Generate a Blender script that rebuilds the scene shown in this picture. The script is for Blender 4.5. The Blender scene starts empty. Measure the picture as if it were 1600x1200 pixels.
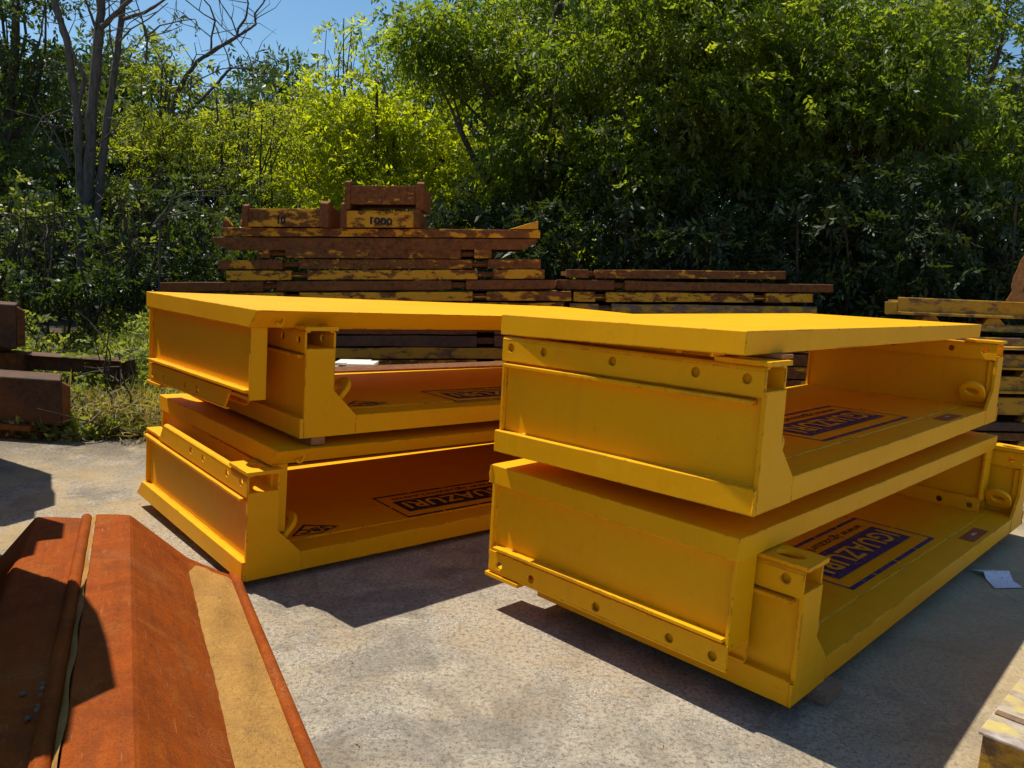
import bpy, bmesh, math, random
import numpy as np
from mathutils import Vector, Matrix
random.seed(7)
rng = np.random.default_rng(11)
R = math.radians
sc = bpy.context.scene
COL = sc.collection

# ------------------------------------------------------------------ camera, sky, sun, exposure
CAM_F, CAM_P, CAM_R, CAM_H = 1233.4, .1391, .0657, 1.6        # focal (px of 1600), pitch, roll, height
cam = bpy.data.cameras.new('camera')
cam.sensor_width = 36
cam.lens = CAM_F / 1600 * 36
cam.clip_start = .05
cam.clip_end = 2000
camo = bpy.data.objects.new('camera', cam)
COL.objects.link(camo)
_c, _s = math.cos(CAM_R), math.sin(CAM_R)
_right = Vector((1, 0, 0))
_down = Vector((0, -math.sin(CAM_P), -math.cos(CAM_P)))
_fwd = Vector((0, math.cos(CAM_P), -math.sin(CAM_P)))
_r2 = _right * _c - _down * _s
_u2 = -(_right * _s + _down * _c)
camo.matrix_world = Matrix(((_r2.x, _u2.x, -_fwd.x, 0), (_r2.y, _u2.y, -_fwd.y, 0),
                            (_r2.z, _u2.z, -_fwd.z, CAM_H), (0, 0, 0, 1)))
sc.camera = camo

SUN_D = Vector((.415, -.246, -1.0)).normalized()
world = bpy.data.worlds.new("World")
sc.world = world
world.use_nodes = True
wn = world.node_tree
sky = wn.nodes.new('ShaderNodeTexSky')
sky.sky_type = 'NISHITA'
sky.sun_disc = False
sky.sun_elevation = math.asin(-SUN_D.z)
sky.sun_rotation = math.atan2(-SUN_D.x, -SUN_D.y)
sky.altitude = 300
sky.dust_density = .25
sky.ozone_density = 1.2
wn.nodes['Background'].inputs['Strength'].default_value = .10
hsv = wn.nodes.new('ShaderNodeHueSaturation')                    # the deep blue of the photograph's sky
hsv.inputs['Hue'].default_value = .492
hsv.inputs['Saturation'].default_value = 1.17
hsv.inputs['Value'].default_value = 1.12
wn.links.new(sky.outputs[0], hsv.inputs['Color'])
wn.links.new(hsv.outputs[0], wn.nodes['Background'].inputs['Color'])
sun = bpy.data.lights.new('sun', 'SUN')
sun.energy = 5.0
sun.angle = R(.5)
sun.color = (1, .94, .82)
suno = bpy.data.objects.new('sun', sun)
suno.rotation_euler = SUN_D.to_track_quat('-Z', 'Y').to_euler()
suno.location = (-8, 6, 20)
COL.objects.link(suno)
sc.view_settings.view_transform = 'Standard'
sc.view_settings.look = 'None'
sc.view_settings.exposure = 0.17
sc.view_settings.gamma = 1

# ------------------------------------------------------------------ pixel -> world helpers
def ray(px, py):
    X, Y = px - 800, py - 600
    a = (X * _c + Y * _s) / CAM_F
    b = (-X * _s + Y * _c) / CAM_F
    return Vector((a, math.cos(CAM_P) - b * math.sin(CAM_P), -(math.sin(CAM_P) + b * math.cos(CAM_P))))
def at(px, py, z=0.):
    d = ray(px, py)
    return Vector((0, 0, CAM_H)) + d * ((z - CAM_H) / d.z)
def aty(px, py, y):
    d = ray(px, py)
    return Vector((0, 0, CAM_H)) + d * (y / d.y)

# ------------------------------------------------------------------ object helpers
def tag(o, label=None, cat=None, group=None, kind=None):
    if label: o['label'] = label
    if cat: o['category'] = cat
    if group: o['group'] = group
    if kind: o['kind'] = kind
    return o
def empty(name, M=None, loc=None):
    o = bpy.data.objects.new(name, None)
    COL.objects.link(o)
    if M is not None: o.matrix_world = M
    if loc is not None: o.location = loc
    o.empty_display_size = .1
    return o

class MB:
    def __init__(s):
        s.v, s.f, s.sm = [], [], []
    def add(s, vs, fs, smooth=False):
        n = len(s.v)
        s.v += [tuple(v) for v in vs]
        s.f += [tuple(i + n for i in f) for f in fs]
        s.sm += [smooth] * len(fs)
    def box(s, a, b):
        x0, y0, z0 = a; x1, y1, z1 = b
        s.hexa([(x0, y0, z0), (x1, y0, z0), (x1, y1, z0), (x0, y1, z0)],
               [(x0, y0, z1), (x1, y0, z1), (x1, y1, z1), (x0, y1, z1)])
    def hexa(s, lo, hi):
        s.add(list(lo) + list(hi), [(3, 2, 1, 0), (4, 5, 6, 7), (0, 1, 5, 4), (1, 2, 6, 5), (2, 3, 7, 6), (3, 0, 4, 7)])
    def prism(s, poly, a, b):
        """poly: list of 3D points, extruded from +a to +b (vectors)"""
        n = len(poly)
        a, b = Vector(a), Vector(b)
        P = [Vector(p) + a for p in poly] + [Vector(p) + b for p in poly]
        s.add(P, [tuple(range(n))[::-1], tuple(range(n, 2 * n))] + [(i, (i + 1) % n, n + (i + 1) % n, n + i) for i in range(n)])
    def tube(s, pts, rad, n=8, cap=True):
        pts = [Vector(p) for p in pts]
        if not hasattr(rad, '__len__'): rad = [rad] * len(pts)
        V = []; F = []
        t0 = (pts[1] - pts[0]).normalized()
        up = Vector((0, 0, 1)) if abs(t0.z) < .9 else Vector((1, 0, 0))
        side = t0.cross(up).normalized()
        for i, p in enumerate(pts):
            t = (pts[min(i + 1, len(pts) - 1)] - pts[max(i - 1, 0)]).normalized()
            side = (side - t * side.dot(t)).normalized()
            w = t.cross(side)
            for k in range(n):
                a = 2 * math.pi * k / n
                V.append(p + (side * math.cos(a) + w * math.sin(a)) * rad[i])
        for i in range(len(pts) - 1):
            for k in range(n):
                F.append((i * n + k, i * n + (k + 1) % n, (i + 1) * n + (k + 1) % n, (i + 1) * n + k))
        s.add(V, F, True)
        if cap:
            m = len(pts) - 1
            s.add([V[k] for k in range(n)], [tuple(range(n))[::-1]])
            s.add([V[m * n + k] for k in range(n)], [tuple(range(n))])
    def plate(s, L, h0, h1, holes, th, Mx, seg=18):
        """flat plate in (u,v): u 0..L, v h0..h1, thickness th; holes (u,v,ru,rv); Mx maps (u,v,w) to local point"""
        holes = sorted(holes)
        cuts = [0.]
        cells = []
        for (u, v, ru, rv) in holes:
            r = ru * 1.5
            cells.append((max(u - r, cuts[-1]), min(u + r, L), (u, v, ru, rv)))
        cur = 0.
        def quad(u0, u1):
            for w, fl in ((0, 1), (th, 0)):
                q = [Mx(u0, h0, w), Mx(u1, h0, w), Mx(u1, h1, w), Mx(u0, h1, w)]
                s.add(q, [(3, 2, 1, 0) if fl else (0, 1, 2, 3)])
        for u0, u1, (u, v, ru, rv) in cells:
            if u0 > cur + 1e-6: quad(cur, u0)
            cur = u1
            ring_o, ring_i = [], []
            corners = [math.atan2(b - v, a - u) for a in (u0, u1) for b in (h0, h1)]
            angs = sorted([2 * math.pi * k / seg - math.pi for k in range(seg)] + corners)
            for a in angs:
                ca, sa = math.cos(a), math.sin(a)
                t = 1e9
                if ca > 1e-9: t = min(t, (u1 - u) / ca)
                if ca < -1e-9: t = min(t, (u0 - u) / ca)
                if sa > 1e-9: t = min(t, (h1 - v) / sa)
                if sa < -1e-9: t = min(t, (h0 - v) / sa)
                ring_o.append((u + ca * t, v + sa * t)); ring_i.append((u + ca * ru, v + sa * rv))
            n = len(angs)
            for w, fl in ((0, 1), (th, 0)):
                V = [Mx(a, b, w) for a, b in ring_o] + [Mx(a, b, w) for a, b in ring_i]
                F = [(i, (i + 1) % n, n + (i + 1) % n, n + i) for i in range(n)]
                if fl: F = [f[::-1] for f in F]
                s.add(V, F)
            V = [Mx(a, b, 0) for a, b in ring_i] + [Mx(a, b, th) for a, b in ring_i]
            s.add(V, [(i, (i + 1) % n, n + (i + 1) % n, n + i) for i in range(n)], True)
        if cur < L - 1e-6: quad(cur, L)
        c = [(0, h0), (L, h0), (L, h1), (0, h1)]
        for i in range(4):
            a, b = c[i], c[(i + 1) % 4]
            s.add([Mx(a[0], a[1], 0), Mx(b[0], b[1], 0), Mx(b[0], b[1], th), Mx(a[0], a[1], th)], [(0, 1, 2, 3)])
    def build(s, name, mat, parent=None, bevel=0, weld=False, fixn=True):
        me = bpy.data.meshes.new(name)
        me.from_pydata(s.v, [], s.f)
        me.polygons.foreach_set('use_smooth', s.sm)
        if fixn:
            bm = bmesh.new(); bm.from_mesh(me)
            bmesh.ops.remove_doubles(bm, verts=bm.verts, dist=1e-5)
            bmesh.ops.recalc_face_normals(bm, faces=bm.faces)
            bm.to_mesh(me); bm.free()
        me.materials.append(mat)
        o = bpy.data.objects.new(name, me)
        COL.objects.link(o)
        if parent: o.parent = parent
        if bevel:
            m = o.modifiers.new('bevel', 'BEVEL')
            m.width = bevel; m.segments = 2; m.limit_method = 'ANGLE'; m.angle_limit = R(40)
            m.harden_normals = False
        return o

def text_mesh(body, name, mat, fit, M, parent=None, bold=.02, th=.0):
    """text as flat mesh filling fit=(w,h) centred at origin of M (local matrix)"""
    cu = bpy.data.curves.new('txt', 'FONT')
    cu.body = body; cu.size = 1; cu.offset = bold; cu.resolution_u = 4; cu.space_character = 1.05
    tmp = bpy.data.objects.new('txt', cu)
    COL.objects.link(tmp)
    dg = bpy.context.evaluated_depsgraph_get()
    me = bpy.data.meshes.new_from_object(tmp.evaluated_get(dg))
    bpy.data.objects.remove(tmp); bpy.data.curves.remove(cu)
    co = np.array([v.co[:] for v in me.vertices])
    mn, mx = co.min(0), co.max(0)
    co = (co - (mn + mx) / 2)
    co[:, 0] *= fit[0] / (mx[0] - mn[0]); co[:, 1] *= fit[1] / (mx[1] - mn[1])
    co[:, 2] = 0
    M = np.array(M)
    co = co @ M[:3, :3].T + M[:3, 3]
    me.vertices.foreach_set('co', co.ravel())
    me.materials.clear(); me.materials.append(mat)
    me.name = name
    o = bpy.data.objects.new(name, me)
    COL.objects.link(o)
    if parent: o.parent = parent
    return o

# ------------------------------------------------------------------ materials
class NT:
    def __init__(s, name):
        s.m = bpy.data.materials.new(name); s.m.use_nodes = True
        s.t = s.m.node_tree
        s.b = s.t.nodes['Principled BSDF']
        s.out = s.t.nodes['Material Output']
    def n(s, t, **k):
        nd = s.t.nodes.new('ShaderNode' + t)
        for a, b in k.items(): setattr(nd, a, b)
        return nd
    def l(s, a, b): s.t.links.new(a, b)
    def coord(s, kind='Object', scale=(1, 1, 1), rnd=False, rot=(0, 0, 0)):
        tc = s.n('TexCoord')
        mp = s.n('Mapping')
        mp.inputs['Scale'].default_value = scale
        mp.inputs['Rotation'].default_value = rot
        s.l(tc.outputs[kind], mp.inputs['Vector'])
        if rnd:
            oi = s.n('ObjectInfo')
            mu = s.n('VectorMath', operation='SCALE'); mu.inputs[0].default_value = (37, 53, 71)
            s.l(oi.outputs['Random'], mu.inputs['Scale'])
            s.l(mu.outputs[0], mp.inputs['Location'])
        return mp.outputs[0]
    def noise(s, vec, scale, detail=6, rough=.6, dist=0):
        nd = s.n('TexNoise')
        nd.inputs['Scale'].default_value = scale; nd.inputs['Detail'].default_value = detail
        nd.inputs['Roughness'].default_value = rough; nd.inputs['Distortion'].default_value = dist
        s.l(vec, nd.inputs['Vector'])
        return nd.outputs['Fac']
    def ramp(s, fac, stops):
        nd = s.n('ValToRGB')
        e = nd.color_ramp.elements
        while len(e) < len(stops): e.new(.5)
        for i, (p, c) in enumerate(stops):
            e[i].position = p
            e[i].color = (c[0], c[1], c[2], 1) if hasattr(c, '__len__') else (c, c, c, 1)
        s.l(fac, nd.inputs['Fac'])
        return nd.outputs['Color']
    def mix(s, fac, a, b, mode='MIX'):
        nd = s.n('MixRGB', blend_type=mode)
        for inp, v in ((nd.inputs[0], fac), (nd.inputs[1], a), (nd.inputs[2], b)):
            if hasattr(v, 'links'): s.l(v, inp)
            elif hasattr(v, '__len__'): inp.default_value = (*v, 1)
            else: inp.default_value = v
        return nd.outputs[0]
    def bump(s, h, strength=.3, dist=.01, prev=None):
        nd = s.n('Bump')
        nd.inputs['Strength'].default_value = strength; nd.inputs['Distance'].default_value = dist
        s.l(h, nd.inputs['Height'])
        if prev is not None: s.l(prev, nd.inputs['Normal'])
        return nd.outputs[0]
    def fin(s, color=None, rough=None, normal=None, spec=None, metal=None):
        for k, v in (('Base Color', color), ('Roughness', rough), ('Normal', normal), ('Specular IOR Level', spec), ('Metallic', metal)):
            if v is None: continue
            if hasattr(v, 'links'): s.l(v, s.b.inputs[k])
            elif hasattr(v, '__len__'): s.b.inputs[k].default_value = (*v, 1)
            else: s.b.inputs[k].default_value = v
        return s.m

YEL = (.80, .455, .006)
def mat_paint():
    t = NT('yellow_paint')
    v = t.coord(rnd=True)
    big = t.noise(v, 1.7, 4, .55)
    c = t.ramp(big, [(.3, (.81, .368, .001)), (.7, (.88, .41, .002))])
    vs = t.coord(scale=(.6, 9, 9), rnd=True)                       # faint streaks along the rolled plate
    st = t.noise(vs, 2.2, 5, .6)
    c = t.mix(t.ramp(st, [(.48, 0.), (.75, .35)]), c, (.87, .47, .010))
    dust = t.noise(v, 14, 6, .7)
    c = t.mix(t.ramp(dust, [(.58, 0.), (.78, .22)]), c, (.46, .23, .02))
    chip = t.noise(v, 46, 5, .7)
    patch = t.noise(v, 2.6, 3, .5)
    chips = t.mix(1., t.ramp(chip, [(.69, 0.), (.71, 1.)]), t.ramp(patch, [(.55, 0.), (.66, 1.)]), 'MULTIPLY')
    c = t.mix(chips, c, (.16, .055, .02))
    bv = t.n('Bevel', samples=4); bv.inputs['Radius'].default_value = .011
    ge = t.n('NewGeometry')
    dt = t.n('VectorMath', operation='DOT_PRODUCT')
    t.l(bv.outputs[0], dt.inputs[0]); t.l(ge.outputs['Normal'], dt.inputs[1])
    edge = t.ramp(dt.outputs['Value'], [(.93, 1.), (.995, 0.)])
    wear = t.noise(v, 5.5, 8, .75)
    c = t.mix(t.mix(1., edge, t.ramp(wear, [(.52, 0.), (.58, 1.)]), 'MULTIPLY'), c, (.34, .13, .012))
    c = t.mix(t.mix(1., edge, t.ramp(t.noise(v, 19, 6, .75), [(.60, 0.), (.63, 1.)]), 'MULTIPLY'), c, (.13, .045, .015))
    smear = t.ramp(t.noise(t.coord(scale=(3, 3, .8), rnd=True), 2.4, 7, .7), [(.55, 0.), (.8, .3)])
    c = t.mix(smear, c, (.50, .22, .008))
    scr = t.ramp(t.noise(t.coord(scale=(1.5, 1.5, 70), rnd=True, rot=(.12, .2, 0)), 3, 3, .5), [(.735, 0.), (.76, .5)])
    c = t.mix(scr, c, (.42, .19, .01))
    r = t.ramp(dust, [(.3, .42), (.7, .6)])
    nb = t.bump(t.noise(v, 60, 3, .5), .06, .004)
    nb = t.bump(t.noise(v, 3.2, 3, .5), .10, .02, nb)
    return t.fin(c, r, nb, .18)
def mat_rusty(name, yellow, lo=(.055, .020, .008), hi=(.27, .10, .025), ycol=(.68, .32, .02), soft=.03, scale=13):
    """flaking yellow paint over rust; yellow = how much paint is left"""
    t = NT(name)
    v = t.coord(rnd=True)
    vs = t.coord(scale=(.45, 1, 1), rnd=True)
    n1 = t.noise(vs, scale, 9, .68)
    n2 = t.noise(v, 22, 6, .7)
    rust = t.ramp(n2, [(.3, lo), (.72, hi)])
    rust = t.mix(t.ramp(t.noise(v, 3, 4, .6), [(.45, 0.), (.8, .55)]), rust, (.24, .095, .028))
    yc = t.mix(t.ramp(n2, [(.35, 0.), (.75, .5)]), ycol, tuple(.62 * x for x in ycol))
    p = .78 - .5 * yellow
    m = t.ramp(n1, [(max(0, p - soft), 0.), (min(1, p + soft), 1.)])
    c = t.mix(m, rust, yc)
    nb = t.bump(n2, .4, .006)
    nb = t.bump(m, .3, .004, nb)
    return t.fin(c, t.ramp(n2, [(.3, .65), (.7, .9)]), nb, .25)
def mat_pile():
    t = NT('orange_rust')
    v = t.coord()
    n1 = t.noise(v, 2.2, 6, .65, .4); n2 = t.noise(v, 38, 6, .72); fine = t.noise(v, 170, 4, .7)
    st = t.noise(t.coord(scale=(9, .7, 9)), 3.0, 6, .65)
    c = t.ramp(n1, [(.28, (.16, .032, .004)), (.5, (.33, .066, .006)), (.75, (.22, .052, .008))])
    c = t.mix(t.ramp(st, [(.46, 0.), (.72, .6)]), c, (.13, .035, .010))
    c = t.mix(t.ramp(t.noise(v, 7, 8, .75, .6), [(.52, 0.), (.66, .6)]), c, (.36, .115, .02))
    c = t.mix(t.ramp(n2, [(.5, 0.), (.8, .5)]), c, (.40, .10, .012))
    c = t.mix(t.ramp(t.noise(v, 1.6, 7, .7), [(.58, 0.), (.76, .4)]), c, (.31, .12, .04))
    c = t.mix(t.ramp(fine, [(.36, .55), (.54, 0.)]), c, (.085, .024, .009))
    c = t.mix(t.ramp(t.noise(v, 12, 6, .7), [(.66, 0.), (.70, .5)]), c, (.07, .022, .010))
    scr = t.noise(t.coord(scale=(60, 2.2, 60)), 2.0, 3, .5)
    c = t.mix(t.ramp(scr, [(.66, 0.), (.72, .3)]), c, (.46, .22, .10))
    # dried puddle rims: fine pale contour rings in a few spots
    pud = t.noise(v, 3.4, 2, .4)
    wv = t.n('Math', operation='SINE'); mu = t.n('Math', operation='MULTIPLY'); mu.inputs[1].default_value = 420
    t.l(pud, mu.inputs[0]); t.l(mu.outputs[0], wv.inputs[0])
    ring = t.mix(1., t.ramp(wv.outputs[0], [(.75, 0.), (.98, .6)]), t.ramp(pud, [(.615, 0.), (.64, 1.)]), 'MULTIPLY')
    c = t.mix(t.mix(1., ring, t.ramp(t.noise(v, 1.1, 2), [(.52, 0.), (.56, .45)]), 'MULTIPLY'), c, (.42, .22, .10))
    nb = t.bump(n2, .3, .005)
    nb = t.bump(fine, .2, .003, nb)
    return t.fin(c, t.ramp(n2, [(.3, .6), (.7, .8)]), nb, .08)
def mat_sand():
    t = NT('dry_sand')
    v = t.coord()
    n1 = t.noise(v, 3, 6, .65); n2 = t.noise(v, 60, 8, .7)
    vo = t.n('TexVoronoi', feature='DISTANCE_TO_EDGE'); vo.inputs['Scale'].default_value = 26
    nv = t.n('TexNoise'); nv.inputs['Scale'].default_value = 9
    t.l(v, nv.inputs['Vector'])
    mx = t.mix(.12, v, nv.outputs['Color'])
    t.l(mx, vo.inputs['Vector'])
    crack = t.ramp(vo.outputs['Distance'], [(.0, 1.), (.045, 0.)])
    zone = t.ramp(n1, [(.48, 0.), (.6, 1.)])
    crack = t.mix(1., crack, zone, 'MULTIPLY')
    c = t.ramp(n1, [(.3, (.36, .18, .045)), (.65, (.52, .285, .075))])
    c = t.mix(t.ramp(n2, [(.45, 0.), (.8, .4)]), c, (.30, .18, .09))
    c = t.mix(crack, c, (.25, .13, .04))
    c = t.mix(t.ramp(t.noise(v, 9, 8, .75), [(.5, 0.), (.66, .55)]), c, (.27, .15, .06))
    nb = t.bump(n2, .7, .010)
    nb = t.bump(t.noise(v, 9, 6, .7), .5, .03, nb)
    return t.fin(c, .95, nb, .1)
def mat_ground():
    t = NT('yard_concrete')
    v = t.coord()
    big = t.noise(v, .9, 5, .6, .3); mid = t.noise(v, 4.5, 7, .7); fine = t.noise(v, 52, 6, .80); grit = t.noise(v, 135, 4, .75)
    c = t.ramp(mid, [(.30, (.20, .172, .132)), (.48, (.36, .31, .235)), (.68, (.53, .455, .345))])
    tan = t.ramp(big, [(.47, 0.), (.55, .75)])
    c = t.mix(tan, c, (.46, .355, .23))
    # scoured patches where the pale aggregate shows
    pale = t.ramp(t.noise(v, 2.0, 10, .80, .6), [(.50, 0.), (.56, 1.)])
    agg = t.n('TexVoronoi'); agg.inputs['Scale'].default_value = 125; t.l(v, agg.inputs['Vector'])
    aggc = t.ramp(agg.outputs['Distance'], [(.18, (.62, .58, .51)), (.42, (.30, .27, .22)), (.7, (.20, .175, .14))])
    c = t.mix(t.mix(1., pale, (.28, .28, .28), 'MULTIPLY'), c, aggc)
    spk = t.noise(v, 120, 4, .8)
    c = t.mix(t.mix(1., pale, t.ramp(spk, [(.50, 0.), (.60, .8)]), 'MULTIPLY'), c, (.66, .60, .50))
    c = t.mix(t.mix(1., pale, t.ramp(spk, [(.36, .7), (.44, 0.)]), 'MULTIPLY'), c, (.13, .11, .085))
    c = t.mix(t.ramp(fine, [(.38, .9), (.52, 0.)]), c, (.13, .112, .09))
    c = t.mix(t.ramp(grit, [(.58, 0.), (.67, .7)]), c, (.68, .63, .55))
    c = t.mix(t.ramp(grit, [(.32, .8), (.41, 0.)]), c, (.10, .09, .075))
    # oil and damp stains
    oil = t.mix(1., t.ramp(t.noise(v, 1.7, 6, .7, .8), [(.50, 0.), (.62, .7)]), t.ramp(mid, [(.35, .4), (.6, 1.)]), 'MULTIPLY')
    c = t.mix(oil, c, (.13, .115, .095))
    sp = t.n('SeparateXYZ'); t.l(v, sp.inputs[0])
    ma = t.n('MapRange'); ma.inputs['From Min'].default_value = -1.0; ma.inputs['From Max'].default_value = -2.6
    t.l(sp.outputs['X'], ma.inputs['Value'])
    och = t.mix(1., ma.outputs[0], t.ramp(t.noise(v, 2.3, 7, .7), [(.44, 0.), (.60, .65)]), 'MULTIPLY')
    c = t.mix(och, c, (.42, .29, .13))
    wx = t.n('MapRange'); wx.inputs['From Min'].default_value = 1.2; wx.inputs['From Max'].default_value = 2.2
    t.l(sp.outputs['X'], wx.inputs['Value'])
    c = t.mix(t.mix(1., wx.outputs[0], (.5, .5, .5), 'MULTIPLY'), c, (.50, .38, .20))
    gy = t.n('MapRange'); gy.inputs['From Min'].default_value = 5.3; gy.inputs['From Max'].default_value = 6.2
    t.l(sp.outputs['Y'], gy.inputs['Value'])
    grav = t.mix(1., gy.outputs[0], t.ramp(t.noise(v, 3.2, 8, .75), [(.36, 0.), (.52, 1.)]), 'MULTIPLY')
    c = t.mix(grav, c, t.ramp(fine, [(.35, (.07, .058, .045)), (.62, (.24, .20, .15))]))
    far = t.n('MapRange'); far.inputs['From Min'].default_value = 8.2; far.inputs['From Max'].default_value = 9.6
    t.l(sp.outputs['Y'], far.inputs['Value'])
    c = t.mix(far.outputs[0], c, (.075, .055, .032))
    crk = t.n('TexVoronoi', feature='DISTANCE_TO_EDGE'); crk.inputs['Scale'].default_value = .7
    t.l(t.mix(.2, v, t.ramp(t.noise(v, 2.2, 7), [(0, 0.), (1, 1.)])), crk.inputs['Vector'])
    c = t.mix(t.mix(1., t.ramp(crk.outputs['Distance'], [(0., .8), (.0035, 0.)]), t.ramp(t.noise(v, 1.1, 4), [(.54, 0.), (.60, .8)]), 'MULTIPLY'), c, (.15, .125, .095))
    nb = t.bump(fine, .6, .010)
    nb = t.bump(grit, .5, .005, nb)
    nb = t.bump(mid, .4, .03, nb)
    return t.fin(c, .92, nb, .15)
def mat_leaf(name, stops, trans=.45, rough=.38, tcol=1.35):
    rough = rough + .08
    t = NT(name)
    at_ = t.n('Attribute', attribute_name='tint')
    c = t.ramp(at_.outputs['Fac'], stops)
    t.fin(c, rough, None, .38)
    tr = t.n('BsdfTranslucent')
    tc = t.n('MixRGB', blend_type='MULTIPLY'); tc.inputs[0].default_value = 1
    tc.inputs[2].default_value = (1.5 * tcol, 1.45 * tcol, .35 * tcol, 1)
    t.l(c, tc.inputs[1]); t.l(tc.outputs[0], tr.inputs['Color'])
    mx = t.n('MixShader'); mx.inputs[0].default_value = trans
    t.l(t.b.outputs[0], mx.inputs[1]); t.l(tr.outputs[0], mx.inputs[2])
    t.l(mx.outputs[0], t.out.inputs['Surface'])
    return t.m
def mat_bark(name, lo, hi):
    t = NT(name)
    v = t.coord(scale=(6, 6, 1.2))
    n = t.noise(v, 5, 7, .7)
    return t.fin(t.ramp(n, [(.3, lo), (.7, hi)]), .9, t.bump(n, .6, .02), .15)
def mat_wood(name, lo, hi):
    t = NT(name)
    n = t.noise(t.coord(scale=(1.2, 14, 14), rnd=True), 4, 6, .65)
    return t.fin(t.ramp(n, [(.3, lo), (.7, hi)]), .8, t.bump(n, .3, .004), .2)
def mat_plain(name, c, rough=.6, spec=.4, var=.12):
    t = NT(name)
    n = t.noise(t.coord(rnd=True), 25, 5, .65)
    lo = tuple(x * (1 - var) for x in c); hi = tuple(min(1, x * (1 + var)) for x in c)
    return t.fin(t.ramp(n, [(.3, lo), (.7, hi)]), rough, None, spec)

M_PAINT = mat_paint()
M_GROUND = mat_ground()
def sky_blocking_slopes():
    # added unseen slopes that block low skylight; low front part covers the horizon
    mb = MB(); V, F = [], []
    NA, NR = 72, 7
    M = mat_plain('hill_green', (.035, .055, .015), .9, .2, .5)
    for i in range(NA + 1):
        a = 2 * math.pi * i / NA
        front = max(0., math.cos(a))                                # a = 0 looks along +y
        for j in range(NR):
            f = j / (NR - 1)
            r = 26 + 50 * f + 8 * front ** 2
            h = (12 - 9.5 * max(0., -math.cos(a)) - 3 * math.sin(a) + 2 * math.sin(a * 5) + 1.5 * math.sin(a * 11 + 1)) * (1 - front ** .5 * .70)
            hh = h * math.sin(min(1., f * 3.2) * math.pi / 2) * (1 + .12 * math.sin(j * 2.1 + a * 9)) - .6
            V.append((r * math.sin(a), r * math.cos(a), hh))
    for i in range(NA):
        for j in range(NR - 1):
            F.append((i * NR + j, i * NR + j + 1, (i + 1) * NR + j + 1, (i + 1) * NR + j))
    mb.add(V, F, True)
    tag(mb.build('hills', M), kind='structure')
sky_blocking_slopes()
M_PILE = mat_pile()
M_SAND = mat_sand()
def mat_print(name, c):
    t = NT(name)
    v = t.coord(rnd=True)
    m = t.ramp(t.noise(v, 26, 8, .75), [(.56, 0.), (.66, .85)])
    d = t.ramp(t.noise(v, 5, 5, .6), [(.4, 0.), (.75, .35)])
    cc = t.mix(d, c, tuple(.5 * x + .09 for x in c))
    return t.fin(t.mix(m, cc, (.62, .33, .01)), .55, None, .25)
M_BLUE = mat_print('blue_print', (.022, .028, .14))
M_INK = mat_print('dark_print', (.02, .018, .045))
M_STENCIL = mat_plain('stencil_ink', (.022, .024, .035), .7, .2, .3)
M_SIGNRED = mat_plain('red_sticker', (.27, .07, .02), .5)
M_PALE = mat_plain('pale_print', (.55, .42, .25), .6)
M_LETTER = mat_plain('letter_yellow', (.70, .42, .02), .5)
M_RUST = mat_rusty('dark_rust', .02)
M_RUSTY1 = mat_rusty('rust_little_paint', .40)
M_RUSTY2 = mat_rusty('rust_half_paint', .52)
M_RUSTY3 = mat_rusty('worn_yellow', .59, ycol=(.66, .33, .02))
M_WORN = mat_rusty('worn_mustard', .66, ycol=(.50, .26, .025), lo=(.10, .05, .02), hi=(.26, .13, .06), soft=.045)
M_WORN2 = mat_rusty('worn_mustard_grey', .52, ycol=(.50, .28, .03), lo=(.10, .06, .04), hi=(.26, .18, .13), soft=.045)
M_BEAM = mat_rusty('brown_rust', 0., lo=(.05, .028, .02), hi=(.13, .078, .052))
M_ORANGE = mat_rusty('bright_rust', .3, lo=(.20, .08, .025), hi=(.46, .20, .065), ycol=(.55, .36, .22))
M_BLOCK = mat_wood('reddish_wood', (.30, .13, .05), (.42, .20, .08))
M_BROWNWOOD = mat_wood('brown_wood', (.17, .125, .085), (.30, .23, .165))
M_GREYWOOD = mat_wood('grey_wood', (.26, .21, .16), (.40, .34, .27))
M_STONE = mat_plain('grey_stone', (.15, .115, .08), .9, .2, .4)
M_BOARD = mat_plain('white_board', (.72, .68, .60), .6)
def mat_paper():
    t = NT('paper')
    v = t.coord()
    n = t.noise(t.coord(scale=(10, 42, 10)), 4, 3, .6, 1.5)
    m = t.ramp(n, [(.56, 0.), (.60, .6)])
    return t.fin(t.mix(m, (.78, .80, .88), (.25, .26, .42)), .7, None, .2)
M_PAPER = mat_paper()

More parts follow.
